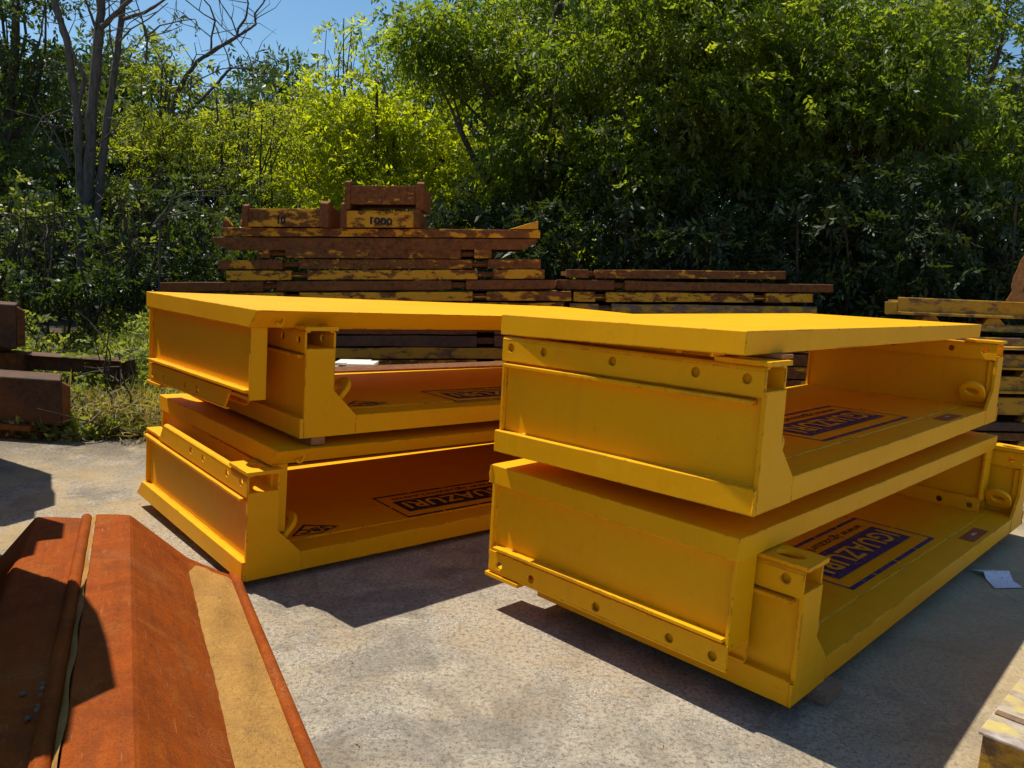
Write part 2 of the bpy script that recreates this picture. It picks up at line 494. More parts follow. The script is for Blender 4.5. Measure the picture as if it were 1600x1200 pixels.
# ------------------------------------------------------------------ ground
def ground():
    mb = MB()
    xs = [-150, -40, -12, -6, -3, 0, 3, 6, 12, 40, 150]
    ys = [-60, -10, 0, 2, 4, 6, 8, 10, 14, 24, 60, 200]
    V = [(x, y, 0) for y in ys for x in xs]
    n = len(xs)
    F = [(j * n + i, j * n + i + 1, (j + 1) * n + i + 1, (j + 1) * n + i) for j in range(len(ys) - 1) for i in range(n - 1)]
    mb.add(V, F)
    return tag(mb.build('ground', M_GROUND), kind='structure')
ground()
def sky_blocking_slopes():
    # second copy of the slopes added to hold back low skylight
    mb = MB(); V, F = [], []
    NA, NR = 72, 7
    M = mat_plain('hill_green', (.035, .055, .015), .9, .2, .5)
    for i in range(NA + 1):
        a = 2 * math.pi * i / NA
        front = max(0., math.cos(a))                                # a = 0 looks along +y
        for j in range(NR):
            f = j / (NR - 1)
            r = 26 + 50 * f + 8 * front ** 2
            h = (12 - 9.5 * max(0., -math.cos(a)) - 3 * math.sin(a) + 2 * math.sin(a * 5) + 1.5 * math.sin(a * 11 + 1)) * (1 - front ** .5 * .70)
            hh = h * math.sin(min(1., f * 3.2) * math.pi / 2) * (1 + .12 * math.sin(j * 2.1 + a * 9)) - .6
            V.append((r * math.sin(a), r * math.cos(a), hh))
    for i in range(NA):
        for j in range(NR - 1):
            F.append((i * NR + j, i * NR + j + 1, (i + 1) * NR + j + 1, (i + 1) * NR + j))
    mb.add(V, F, True)
    tag(mb.build('hills', M), kind='structure')
sky_blocking_slopes()

# ------------------------------------------------------------------ yellow steel frames
T_, T2_, E_, WP, HP, HW, HH, HWD = .099, .090, .018, .16, .443, .530, .232, .131
def frame_matrix(P, yaw, tA, tB, flip, W, t):
    B = Vector((math.cos(yaw), math.sin(yaw), tB)); A = Vector((-math.sin(yaw), math.cos(yaw), tA)); Z = Vector((0, 0, 1))
    B.normalize(); A = (A - B * A.dot(B)).normalized(); Z = B.cross(A)
    P = Vector(P)
    if flip:
        P = P + A * W + Z * t
        A, Z = -A, -Z
    return Matrix(((B.x, A.x, Z.x, P.x), (B.y, A.y, Z.y, P.y), (B.z, A.z, Z.z, P.z), (0, 0, 0, 1)))

def make_frame(label, P, yaw, tA, tB, W, L, flip, kind, logo=None, lugs=True, sticker=False, group=None, mat=None):
    t = T2_ if flip else T_
    mat = mat or M_PAINT
    root = empty('shoring_box', frame_matrix(P, yaw, tA, tB, flip, W, t))
    tag(root, label, 'shoring box', group)
    b = MB()                                                       # base slab with its edge beams
    if kind == 'L':
        b.prism([(0, 0, 0), (0, W, 0), (0, W - .10, t), (0, 0, t)], (0, 0, 0), (L, 0, 0))
    else:
        b.box((0, 0, 0), (L, W, t))
    b.build('base_slab', mat, root, .004)
    f = MB(); f.box((E_ + WP + .01, .155, t), (L - E_ - WP - .01, W - (.13 if kind == 'L' else .03), t + .007))
    f.build('floor_plate', mat, root, .002)
    for side in (0, 1):
        X = (lambda x: x) if side == 0 else (lambda x: L - x)
        def bx(m, x0, y0, z0, x1, y1, z1):
            a, c = sorted((X(x0), X(x1)))
            m.box((a, y0, z0), (c, y1, z1))
        Wf = W - (.11 if kind == 'L' else .012)
        w = MB()
        fw = E_ + (WP if kind == 'R' else .085)
        bx(w, E_ + .020, .016, t, fw - (.03 if kind == 'R' else .008), Wf - .016, HP - .014)   # web
        bx(w, E_, Wf - .016, t, fw, Wf, HP - .014)                                # far end plate
        bx(w, E_, .016, HP - .014, fw, Wf, HP)                                    # top platform
        if kind == 'L': bx(w, fw + .0005, .016, HP - .014, E_ + WP, W * .69, HP)
        if kind == 'R' and side == 1: bx(w, E_ + .024, .22, HW - .004, E_ + WP - .024, W - .03, HW)   # added strip keeping sun out of the pin slot, so its holes go dark
        if kind == 'R' and side == 0: bx(w, E_ + .018, .58 if flip else .03, HP + .002, E_ + .024, W - .03, HW - .012)   # filler strip added close behind the pin holes so they look lit
        bx(w, E_ - .020, .04, HP - .05, E_ + .020, Wf - .016, HP - .034)          # ledge
        bx(w, E_ + WP - .03, .0165, t + .012, E_ + WP - .012, .05, HP - .03)
        w.build('end_wall', mat, root, .003)
        p = MB()                                                   # near end plate with its haunch
        poly = [(X(E_), 0, .001), (X(E_), 0, HP), (X(E_ + WP), 0, HP), (X(E_ + WP), 0, HH), (X(E_ + WP + HWD), 0, t), (X(E_ + WP + HWD), 0, .001)]
        p.prism(poly, (0, -.003, 0), (0, .016, 0))
        p.build('end_plate', mat, root, .002)
        hs = [.075, .280, .655, 1.02, 1.21] if kind == 'R' else [.073, .244, .558, .732]
        for k, (xp, sg) in enumerate(((E_ - .004, 1), (E_ + WP + .004, -1))):
            y0 = .004
            y1 = W - .012 if kind == 'R' else W * (.735 if k == 0 else .69)
            c = MB()
            z0, z1 = HP - .022, HW - .018
            th = .012
            c.plate(y1 - y0, z0, z1, [(h - y0, (HP + HW) / 2 - .006, .0195, .0195) for h in (hs if k == 0 or side == 1 else [q + (.055 if q < 1.1 else -.055) for q in hs])], th,
                    lambda u, v, q: (X(xp + sg * q), y0 + u, v))
            # rolled top edge
            nseg = 6; rr = .018
            prof = []
            for i in range(nseg + 1):
                a = math.pi / 2 * i / nseg
                prof.append((xp + sg * (rr - rr * math.cos(a)), z1 + rr * math.sin(a)))
            prof.append((xp + sg * (rr + .012), z1 + rr))
            inn = []
            for i in range(nseg, -1, -1):
                a = math.pi / 2 * i / nseg; r2 = rr - .009
                inn.append((xp + sg * (rr - r2 * math.cos(a)), z1 + r2 * math.sin(a)))
            inn = [(xp + sg * (rr + .012), z1 + rr - .009)] + inn
            ye = y1 - (.0 if kind == 'R' else .0)
            c.prism([(X(a), 0, z) for a, z in prof + inn], (0, y0, 0), (0, ye, 0))
            if kind == 'L':                                        # sloping cut end of the channel
                c.prism([(X(xp), y1, z0), (X(xp), y1, z1 + .004), (X(xp), y1 + .07, z0)], (0, 0, 0), (X(th) * 0 + (sg if side == 0 else -sg) * th, 0, 0))
            c.build('pin_channel', mat, root, .0015)
        cp = MB()                                                  # corner plate with its eye
        cp.plate(WP + .02, -.012, .205, [(WP / 2 + .01, .10, .042, .058)], .018,
                 lambda u, v, q: (X(E_ - .010 + u), v, HW + .0006 + q))
        cp.build('corner_plate', mat, root, .002)
        if lugs:
            g = MB()                                               # leaning lifting lug
            bo = Vector((E_ + WP + .045, 0, t + .055)); dirv = Vector((math.cos(R(48)), 0, math.sin(R(48)))); nrm = Vector((-dirv.z, 0, dirv.x))
            hw, ln = .075, .075
            outer = [(-hw, -.03), (hw, -.03)] + [(hw * math.cos(a), ln + hw * math.sin(a)) for a in [math.pi * i / 12 for i in range(13)]]
            cen = (0, ln - .004); ri = .036
            def P3(a, d, q):
                r = bo + dirv * d + nrm * q
                return (X(r.x), .105 + a, r.z)
            n = 28
            oo, ii = [], []
            for i in range(n):
                an = 2 * math.pi * i / n
                ca, sa = math.cos(an), math.sin(an)
                tt = hw
                if sa < 0:
                    tt = 1e9
                    if abs(ca) > 1e-6: tt = min(tt, hw / abs(ca))
                    tt = min(tt, (ln + .03) / abs(sa))
                oo.append((cen[0] + ca * tt, ln + sa * tt)); ii.append((ca * ri * 1.15, cen[1] + sa * ri))
            for q, fl in ((0, 0), (.026, 1)):
                V = [P3(a, d, q) for a, d in oo] + [P3(a, d, q) for a, d in ii]
                g.add(V, [(i, (i + 1) % n, n + (i + 1) % n, n + i) for i in range(n)])
            for rg in (oo, ii):
                V = [P3(a, d, 0) for a, d in rg] + [P3(a, d, .026) for a, d in rg]
                g.add(V, [(i, (i + 1) % n, n + (i + 1) % n, n + i) for i in range(n)], True)
            g.build('lifting_lug', mat, root, .003)
    wd = MB()
    def bead(a, b, r=.0048):
        a, b = Vector(a), Vector(b); n = max(6, int((b - a).length / .03))
        wd.tube([a.lerp(b, i / n) + Vector((random.uniform(-1, 1), random.uniform(-1, 1), random.uniform(-1, 1))) * .0012 for i in range(n + 1)], [r * random.uniform(.7, 1.35) for _ in range(n + 1)], 6, False)
    for X in ((lambda x: x), (lambda x: L - x)):
        bead((X(E_ + .020), .02, t), (X(E_ + .020), W - .14, t)); bead((X(E_ + .021), .017, t + .01), (X(E_ + .021), .017, HP - .06))
        bead((X(E_ + WP + HWD), -.001, .004), (X(E_ + WP + HWD), -.001, t - .004), .003)
        bead((X(E_ + .019), .05, HP - .050), (X(E_ + .019), W - .15, HP - .050), .004)
        if kind == 'R': bead((X(0), 0, .004), (X(0), 0, t - .004), .007)
    bead((E_ + WP + HWD + .02, .155, t + .002), (L - E_ - WP - HWD - .02, .155, t + .002), .004)
    wd.build('weld_seam', mat, root, fixn=False)
    if kind == 'L' and flip:                                       # small hook welded to the sloping edge
        h = MB()
        pts = []
        for i in range(9):
            a = -math.pi * .6 + i / 8 * math.pi * 1.45
            pts.append((.13 + .022 * math.cos(a), W - .045, .045 + .030 * math.sin(a)))
        h.tube(pts, .007, 6)
        h.build('hook', mat, root)
    if logo:
        x0, x1, y0, y1 = logo
        zf = t + .007
        w, h = x1 - x0, y1 - y0
        m = MB()
        def strip(a0, b0, a1, b1): m.add([(a0, b0, zf + .002), (a1, b0, zf + .002), (a1, b1, zf + .002), (a0, b1, zf + .002)], [(0, 1, 2, 3)])
        nseg = 4
        for i in range(nseg):
            a0, a1 = x0 + w * (i / nseg) + .008, x0 + w * ((i + 1) / nseg) - .008
            strip(a0, y0, a1, y0 + h * .055); strip(a0, y1 - h * .05, a1, y1)
        for xa in (x0, x1 - .014):
            strip(xa, y0, xa + .014, y0 + h * .48); strip(xa, y0 + h * .52, xa + .014, y1)
        bx0, bx1, by0, by1 = x0 + w * .065, x1 - w * .08, y0 + h * .215, y0 + h * .70
        strip(bx0, by0, bx1, by1)
        lg = m.build('printed_logo', M_BLUE if kind == 'R' else M_INK, root, fixn=False)
        Mt = Matrix.Translation(((bx0 + bx1) / 2, (by0 + by1) / 2, zf + .004)) @ Matrix.Rotation(math.pi, 4, 'Z')
        text_mesh('IGUAZURI', 'lettering', M_LETTER, ((bx1 - bx0) * .92, (by1 - by0) * .62), Mt, lg, .022)
        Mt = Matrix.Translation(((bx0 + bx1) / 2, y0 + h * .82, zf + .002)) @ Matrix.Rotation(math.pi, 4, 'Z')
        text_mesh('www.iguazuri.com', 'web_address', M_INK, ((bx1 - bx0) * .93, h * .15), Mt, lg, .012)
        if kind == 'L':
            d = MB()
            cx, cy, rx, ry = .50, .225, .15, .105
            oo = [(cx - rx, cy - .03), (cx - .01, cy + ry), (cx + rx, cy + .0), (cx + .01, cy - ry * .55)]
            ii = [(cx + (a - cx) * .84, cy + (q - cy) * .80) for a, q in oo]
            d.add([(a, q, zf + .002) for a, q in oo + ii], [(i, (i + 1) % 4, 4 + (i + 1) % 4, 4 + i) for i in range(4)])
            em = d.build('printed_emblem', M_INK, root, fixn=False)
            text_mesh('SBC', 'lettering', M_INK, (.17, .06), Matrix.Translation((cx, cy + .005, zf + .002)) @ Matrix.Rotation(math.pi, 4, 'Z'), em, .03)
    if sticker:
        zf = t + .002
        s = MB(); s.add([(2.51, .028, zf), (2.85, .028, zf), (2.85, .112, zf), (2.51, .112, zf)], [(0, 1, 2, 3)])
        so = s.build('warning_plate', M_SIGNRED, root, fixn=False)
        s = MB(); s.add([(2.64, .062, zf + .002), (2.73, .062, zf + .002), (2.72, .084, zf + .002), (2.65, .084, zf + .002)], [(0, 1, 2, 3)])
        s.build('plate_mark', M_PALE, so, fixn=False)
    return root

GY = 'new yellow steel frames stacked in nested pairs'
LR, LL = 3.61, 3.61
make_frame('bottom upright yellow frame of the right stack, blue logo and lifting eyes inside', (1.1104, 2.7597, .063), .8053, 0, .0084, 1.28, LR, False, 'R', (1.104, 2.359, .2, .68), True, True, GY)
make_frame('upside-down yellow frame nested over the bottom frame of the right stack, legs outside', (.8554, 2.7391, .6188), .8073, -.0017, .0021, 1.2815, LR, True, 'R', None, False, False, GY)
make_frame('upper upright yellow frame of the right stack, directly under the flat deck slab', (.8731, 2.6881, .808), .8275, -.016, .0023, 1.2744, LR, False, 'R', (1.121, 2.384, .197, .672), True, True, GY)
make_frame('bottom upright yellow frame of the left stack, on concrete beside the orange sheet pile', (-1.2398, 3.6233, .0409), .7371, .0261, -.0041, 1.60, LL, False, 'L', (1.07, 2.15, .16, .565), True, False, GY)
make_frame('upside-down yellow frame under the wood spacer block, second from the ground in the left stack', (-1.0818, 3.6624, .5983), .7562, .0151, -.0143, 1.61, LL, True, 'L', None, False, False, GY)
make_frame('upper upright yellow frame of the left stack, resting on the wood spacer block', (-1.0190, 3.7749, .7317), .7335, 0, -.0036, 1.50, LL, False, 'L', (1.06, 2.14, .12, .51), True, False, GY)
make_frame('topmost upside-down yellow frame of the left stack with a small hook on its sloping edge', (-1.1872, 3.6373, 1.2664), .7669, -.0021, -.0066, 1.4564, LL, True, 'L', None, False, False, GY)

def deck_slab():
    up = Vector((0, 0, .085)); upf = Vector((0, 0, .092))
    NL, FL, NR, FR = at(1168, 517, 1.459) - up, at(784, 491, 1.414) - upf, at(1534, 507, 1.467) - up, at(1262, 489.5, 1.434) - upf
    o = NL.copy()
    NL, FL, NR, FR = NL - o, FL - o, NR - o, FR - o
    root = empty('deck_slab', loc=o)
    tag(root, 'flat yellow steel deck slab lying on top of the right stack', 'steel slab')
    m = MB(); m.hexa([NL, NR, FR, FL], [NL + up, NR + up, FR + upf, FL + upf])
    m.build('slab', M_PAINT, root, .004)
    return root
deck_slab()

def block(name, label, cat, M, size, mat, group=None):
    m = MB(); x, y, z = size
    m.box((-x / 2, -y / 2, 0), (x / 2, y / 2, z))
    o = m.build(name, mat, None, .004)
    o.matrix_world = M
    return tag(o, label, cat, group)
def MT(p, yaw, roll=0): return Matrix.Translation(p) @ Matrix.Rotation(yaw, 4, 'Z') @ Matrix.Rotation(roll, 4, 'X')
# wood bearers and spacers
pb = at(1283, 1097, 0); block('wood_block', 'pale grey wood block on the ground under the front corner of the right stack', 'wood block', MT((1.315, 2.995, .001), R(46)), (.15, .13, .060), M_BROWNWOOD)
block('wood_block', 'reddish wood spacer between the two pairs of the left stack', 'wood block', MT((-1.045, 3.958, .690), R(42)), (.075, .30, .041), M_BLOCK)
block('wood_block', 'thin wood spacer between deck slab and front corner of the right stack', 'wood block', MT((.93, 2.90, 1.3585), R(47)), (.10, .16, .016), M_BLOCK)
block('wood_block', 'wood bearer on the ground under the left stack', 'wood block', MT((-.2, 5.2, .001), R(42)), (2.4, .14, .036), M_GREYWOOD)
for k, lab in enumerate(['lowest dark rusty slab on the ground close behind the left stack', 'second dark rusty slab close behind the left stack', 'third dark rusty slab close behind the left stack', 'topmost dark rusty slab close behind the left stack']):
    block('low_slab', lab, 'steel slab', MT((-.857 + .01 * k, 6.473 - .006 * k, .002 + .198 * k), R(42.2)), (3.6, .25, .194), M_RUST, 'dark rusty slabs close behind the left stack')  # slabs added to keep sun off the far floor of the lower left frame

for k, (bx_, lab) in enumerate([(.75, 'dark timber bearer between the two pairs of the right stack, nearest its left end'), (3.25, 'dark timber bearer between the two pairs of the right stack, near its right end')]):
    yw = .815; p = Vector((.862, 2.715, .7125)) + Vector((math.cos(yw), math.sin(yw), .002)) * bx_ + Vector((-math.sin(yw), math.cos(yw), 0)) * .78
    block('wood_bearer', lab, 'wood bearer', MT(p, yw), (.10, .84, .088), M_BLOCK)
# ------------------------------------------------------------------ orange sheet piles in the foreground
UP = ray(197, 485).normalized()
PN = Vector((UP.x, UP.y, 0)).normalized(); PE = Vector((PN.y, -PN.x, 0))
P0 = at(345, 893, .046)
PLEN = 3.1
TANP = math.tan(R(25)) / math.hypot(UP.x, UP.y)
def pile_pt(s, z, al):
    k = -s * TANP - al
    return P0 + PE * s + UP * k + Vector((0, 0, z - .046))
def strip_mesh(mb, prof, th, al0=0., al1=PLEN, smooth=False, n=14):
    """profile (s,z) with thickness below, swept along the pile axis"""
    N = len(prof)
    top = prof
    bot = [(s, z - th) for s, z in prof]
    ring = top + bot[::-1]
    m = len(ring)
    V, F = [], []
    for i in range(n + 1):
        al = al0 + (al1 - al0) * i / n
        V += [pile_pt(s, z, al) for s, z in ring]
    for i in range(n):
        for k in range(m):
            F.append((i * m + k, i * m + (k + 1) % m, (i + 1) * m + (k + 1) % m, (i + 1) * m + k))
    F += [tuple(range(m))[::-1], tuple(n * m + k for k in range(m))]
    mb.add(V, F)
def sheet_piles():
    org = pile_pt(-.3, 0, 1.2)
    def fix(o):
        # local frame whose Y runs along the pile, so the wear streaks follow it
        M = Matrix(((PE.x, PN.x, 0, org.x), (PE.y, PN.y, 0, org.y), (0, 0, 1, org.z), (0, 0, 0, 1)))
        o.data.transform(M.inverted())
        o.matrix_world = M
        return o
    a = MB()
    strip_mesh(a, [(-.552, .322), (-.46, .325), (-.405, .322), (-.392, .314), (-.160, .122), (-.145, .112), (0, .046), (.035, .034)], .012)
    o = fix(a.build('sheet_pile', M_PILE, None, .004))
    tag(o, 'orange rusted steel sheet pile lying right of the ridge, sand on its lower flange', 'sheet pile')
    def rail(s, z, r, par, al1=PLEN):
        m = MB()
        m.tube([pile_pt(s, z, PLEN * i / 10) for i in range(11)], r, 10)
        oo = m.build('interlock', M_PILE)
        oo.data.transform(par.matrix_world.inverted())
        oo.parent = par
        return oo
    rail(.058, .034, .024, o)
    b = MB()
    strip_mesh(b, [(-1.13, .03), (-.99, .075), (-.975, .09), (-.822, .292), (-.808, .300), (-.70, .302), (-.606, .300)], .012)
    o2 = fix(b.build('sheet_pile', M_PILE, None, .004))
    tag(o2, 'rusted steel sheet pile lying left of the ridge, mostly in shadow', 'sheet pile')
    rail(-.594, .300, .024, o2)
    rail(-1.15, .03, .024, o2)
    # sand on the flange and in the groove
    s = MB()
    N, K = 60, 9
    V, F = [], []
    for i in range(N + 1):
        al = .10 + (PLEN - .1) * i / N
        sl, sr = -.186, .036
        start = max(0, .05 - i * .012)
        for k in range(K + 1):
            f = k / K
            ss = sl + .016 + start + (sr - sl - .016 - start) * f
            base = .046 + (ss) * (-.44) if ss < 0 else .046 - ss * .34
            z = base + .004 + .012 * math.sin(math.pi * f) * (.6 + .4 * math.sin(i * .37 + k)) + random.uniform(0, .002)
            V.append(pile_pt(ss, z, al))
    for i in range(N):
        for k in range(K):
            F.append((i * (K + 1) + k, i * (K + 1) + k + 1, (i + 1) * (K + 1) + k + 1, (i + 1) * (K + 1) + k))
    s.add(V, F, True)
    V, F = [], []
    for i in range(N + 1):
        al = .02 + PLEN * i / N
        V += [pile_pt(-.570, .306 + .004 * math.sin(i * 1.1), al), pile_pt(-.553 + .004 * math.sin(i * .8), .3255, al)]
    for i in range(N): F.append((2 * i, 2 * i + 1, 2 * i + 3, 2 * i + 2))
    s.add(V, F, True)
    so = s.build('sand', M_SAND, fixn=False)
    tag(so, 'dry yellow sand lying on the sheet pile flange', 'sand', kind='stuff')
    for i, (px, py, r) in enumerate([(36, 1101, .0075), (68, 1098, .007), (66, 1106, .006), (64, 1118, .005), (44, 1147, .0075), (58, 1146, .006), (60, 1138, .005)]):
        p = at(px, py, .395)
        mm = MB()
        bm = bmesh.new(); bmesh.ops.create_icosphere(bm, subdivisions=2, radius=r)
        for v in bm.verts: v.co *= random.uniform(.8, 1.15)
        me = bpy.data.meshes.new('pebble'); bm.to_mesh(me); bm.free(); me.materials.append(M_STONE)
        po = bpy.data.objects.new('pebble', me); COL.objects.link(po)
        # drop on the pile surface
        q = p - P0
        s_ = q.dot(PE)
        po.location = pile_pt(s_, (.302 if s_ < -.63 else .325) + r * .7, -(q.dot(PN) / math.hypot(UP.x, UP.y)) - s_ * TANP)
        tag(po, 'small grey pebble on the shadowed sheet pile beside its ridge', 'pebble', 'pebbles on the sheet pile')
    return o
sheet_piles()

# ------------------------------------------------------------------ paper on the ground
def paper():
    root = empty('paper_sheet', loc=at(1555, 905, 0))
    tag(root, 'folded white paper sheet with scribbles lying on shaded concrete right of the frames', 'paper')
    o = root.location
    a0, a1 = at(1537, 893, .035) - o, at(1577, 892, .045) - o
    b0, b1 = at(1555, 919, .006) - o, at(1598, 918, .006) - o
    m = MB(); N = 8; V = []; F = []
    for i in range(N + 1):
        f = i / N
        sag = -.028 * math.sin(math.pi * f)
        for p, q in ((a0, b0), (a1, b1)):
            r = p.lerp(q, f); V.append((r.x, r.y, max(.006, r.z + sag)))
    for i in range(N): F.append((2 * i, 2 * i + 1, 2 * i + 3, 2 * i + 2))
    m.add(V, F, True)
    c = at(1513, 892, .006) - o
    m.add([a0, a1, (c + Vector((.02, .03, 0)))], [(0, 1, 2)])
    m.build('sheet', M_PAPER, root, fixn=False)
paper()

# ------------------------------------------------------------------ rusty panel stack behind
def beam(mb, tl, bl, tr, br, dep, y0=0., sk=0.):
    """box whose front face has the four given corners; goes back by dep, askew by sk"""
    d = Vector((dep * sk, dep, 0)); f = Vector((y0 * sk, y0, 0))
    mb.hexa([bl + f, br + f, br + d, bl + d], [tl + f, tr + f, tr + d, tl + d])
def panel(label, xl, tl, bl, xr, tr, br, mat, notches=(), Y=8., dep=1.6, mat2=None, group='rusty steel panels stacked behind the yellow frames', taper=0):
    o = aty((xl + xr) / 2, (bl + br) / 2, Y)
    root = empty('rusty_slab', loc=o)
    tag(root, label, 'steel slab', group)
    def pt(px, f):                                                 # f 0 top .. 1 bottom
        k = (px - xl) / (xr - xl)
        top, bot = tl + (tr - tl) * k, bl + (br - bl) * k
        return aty(px, top + (bot - top) * f, Y) - o
    segs, cur = [], xl
    for a, b in notches: segs.append((cur, a)); cur = b
    segs.append((cur, xr))
    for a, b in segs:
        m = MB()
        if taper and a == xl and b == xr:
            d = Vector((0, .14, 0))
            poly = [pt(xl, 0), pt(xr, 0), pt(xr - 4, .45), pt(xr - taper, 1), pt(xl + taper, 1), pt(xl + 2, .45)]
            m.prism(poly, (0, 0, 0), d)
        else:
            nn = max(1, int((b - a) / 45)); jt = [random.uniform(-.035, .05) for _ in range(nn + 1)]; jb = [random.uniform(-.05, .035) for _ in range(nn + 1)]; jd = [random.uniform(-.008, .012) for _ in range(nn + 1)]
            V, F = [], []
            for i in range(nn + 1):
                px = a + (b - a) * i / nn; dy = Vector((0, jd[i], 0))
                V += [pt(px, jt[i]) + dy, pt(px, 1 + jb[i]) + dy, pt(px, 1 + jb[i]) + Vector((0, .12, 0)), pt(px, jt[i]) + Vector((0, .12, 0))]
            for i in range(nn):
                q = 4 * i
                for k in range(4): F.append((q + k, q + (k + 1) % 4, q + 4 + (k + 1) % 4, q + 4 + k))
            F += [(3, 2, 1, 0), tuple(4 * nn + k for k in range(4))]
            m.add(V, F)
        m.build('edge_channel', mat, root, .006)
    m = MB(); e = 4 if not taper else taper
    beam(m, pt(xl + e, .22), pt(xl + e, .80), pt(xr - e, .22), pt(xr - e, .80), dep, .05)
    m.build('panel_sheet', mat2 or M_RUST, root, .004)
    if notches:
        for a, b in notches:
            m = MB(); beam(m, pt(a - 1, .50), pt(a - 1, .62), pt(b + 1, .50), pt(b + 1, .62), .045, .02)
            m.build('tie_bar', mat, root)
    return root
panel('topmost long rusty panel with worn yellow edge carrying the rusty boxes', 345, 355, 369, 844, 359, 372, M_RUSTY2)
panel('dark brown rusty panel with tapered ends, second in its stack', 331, 370.5, 391, 840, 373.5, 390, M_RUST, taper=26)
panel('short rusty panel with flaking orange paint, below the tapered one', 402, 388, 403, 768, 390, 404, M_RUSTY1, ((421, 446), (720, 741)))
panel('fourth rusty panel down, mostly bare brown rust', 341, 406, 420.5, 845, 405, 419.5, M_RUSTY1, ((441, 466), (738, 762)), mat2=M_RUST)
panel('fifth rusty panel down, edge still mostly yellow', 353, 423, 438, 851, 421, 435.5, M_RUSTY3, ((454, 480), (746, 771)))
panel('longest dark rusty panel sticking out left, sixth down', 250, 441, 456, 868, 437, 451.5, M_RUST, ((411, 432), (705, 728)))
panel('seventh rusty panel down, worn yellow edge with dark rust stains', 292, 458, 471, 893, 455, 470, M_RUSTY3, ((443, 467), (738, 760)))
panel('eighth rusty panel down, its yellow edge just above the yellow frames', 300, 474, 487, 880, 473, 488, M_RUSTY2, ((440, 466), (690, 720)))
for i, (t0, b0, mt, lab) in enumerate([(490, 505, M_RUST, 'dark rusty panel hidden behind the upper left yellow frame'), (507, 522, M_RUST, 'brown rusty panel seen at the top of the gap in the left stack'),
                               (524, 541, M_BEAM, 'brown rusty panel in the middle of the gap in the left stack'), (543, 560, M_WORN, 'tan yellow panel seen through the gap in the left stack'),
                               (562, 577, M_RUSTY3, 'orange yellow panel at the bottom of the gap in the left stack'), (579, 596, M_RUST, 'low dark rusty panel behind the left yellow stack'),
                               (598, 615, M_RUSTY1, 'low rusty panel second from the ground behind the left yellow stack'), (617, 660, M_RUST, 'thick rusty bearer panel standing on the ground behind the yellow stacks')]):
    panel(lab, 330 + 9 * (i % 3), t0, b0, 860 - 7 * (i % 2), t0 + 1, b0 + 1, mt, ((745, 772),) if i != 3 else ())
GR2 = 'lower rusty panels right of the tall rusty stack'
panel('top panel of the low right rusty stack, orange at its left end', 885, 421, 434, 1228, 424, 437, M_RUSTY1, ((920, 930),), 8.2, group=GR2)
panel('long dark rusty panel reaching farthest right, second in the low stack', 870, 436.5, 452, 1302, 445, 457, M_RUST, ((960, 976),), 8.2, group=GR2)
panel('yellow edged rusty panel, third in the low right stack', 896, 456, 471.5, 1271, 459, 473, M_RUSTY3, ((930, 947), (1178, 1197)), 8.2, group=GR2)
panel('yellow edged rusty panel just above the deck slab, fourth in the low right stack', 890, 474, 489, 1277, 479, 491, M_WORN2, ((936, 956),), 8.2, group=GR2)
for i in range(8):
    t0 = 491.5 + i * 20
    panel(['brown', 'dark', 'worn yellow', 'orange', 'mottled', 'rough', 'dull', 'bottom'][i] + ' rusty panel of the low right stack hidden behind the deck slab', 900 + 5 * (i % 2), t0, t0 + 18, 1262 + 6 * (i % 3), t0 + 3, t0 + 21, [M_RUST, M_RUSTY1, M_RUSTY2][i % 3], (), 8.2, group=GR2)

def rusty_box(label, x0, x1, t0, b0, pl, pr, mat, text=None, Y=7.95):
    o = aty((x0 + x1) / 2, b0, Y)
    root = empty('rusty_box', loc=o); tag(root, label, 'steel box', 'rusty boxes on top of the panel stack')
    P = lambda px, py, y=0.: aty(px, py, Y) - o + Vector((0, y, 0))
    m = MB(); beam(m, P(x0, t0), P(x0, b0), P(x1, t0 + .5), P(x1, b0 + .5), .03)
    m.build('front_panel', mat, root, .004)
    m = MB(); beam(m, P(x0, t0 + 3), P(x0, b0), P(x1, t0 + 3), P(x1, b0), .62, .60)
    beam(m, P(x0, b0 - 3), P(x0, b0), P(x1, b0 - 3), P(x1, b0), .60, .03)
    m.build('back_panel', M_RUST, root, .004)
    for pts in (pl, pr):
        m = MB()
        q = [P(px, py, -.02) for px, py in pts]
        zmin = min(p.z for p in q); zmax = max(p.z for p in q); xm = sum(p.x for p in q) / len(q)
        # end plate: profile in depth, peaked towards the viewer side
        w = max(abs(p.x - xm) for p in q)
        prof = [(0, -.03, zmin), (0, -.03, zmax * .9), (0, .05, zmax), (0, .2, zmax - .05), (0, .62, zmax * .72), (0, .66, zmin)]
        m.prism(prof, (xm - w, 0, 0), (xm + w, 0, 0))
        m.build('end_plate', M_RUST, root, .006)
    if text:
        w = (P(x1, b0) - P(x0, b0)).length; h = P(x0, t0).z - P(x0, b0).z
        body, f0, f1 = text
        cx = P(x0 + (x1 - x0) * (f0 + f1) / 2, b0).x
        Mt = Matrix.Translation((cx, P(x0, t0).y - .004, (P(x0, t0).z + P(x0, b0).z) / 2)) @ Matrix.Rotation(math.pi / 2, 4, 'X')
        text_mesh(body, 'stencilled_number', M_STENCIL, (w * (f1 - f0), h * .45), Mt, root, .04)
rusty_box('wide low rusty yellow box at the left on top of the panel stack', 383, 504, 326, 354, [(380, 318), (388, 354)], [(501, 313), (513, 356)], M_RUSTY2, ('10', .42, .52))
rusty_box('rusty yellow box stencilled 1000 under the brown box', 541, 650, 329, 355, [(534, 315), (541, 356)], [(648, 324), (655, 356)], M_RUSTY3, ('1000', .34, .66))
rusty_box('brown rusty box stacked on the box stencilled 1000', 546, 655, 290, 319, [(540, 281), (547, 327)], [(652, 283), (661, 328)], M_RUSTY1)
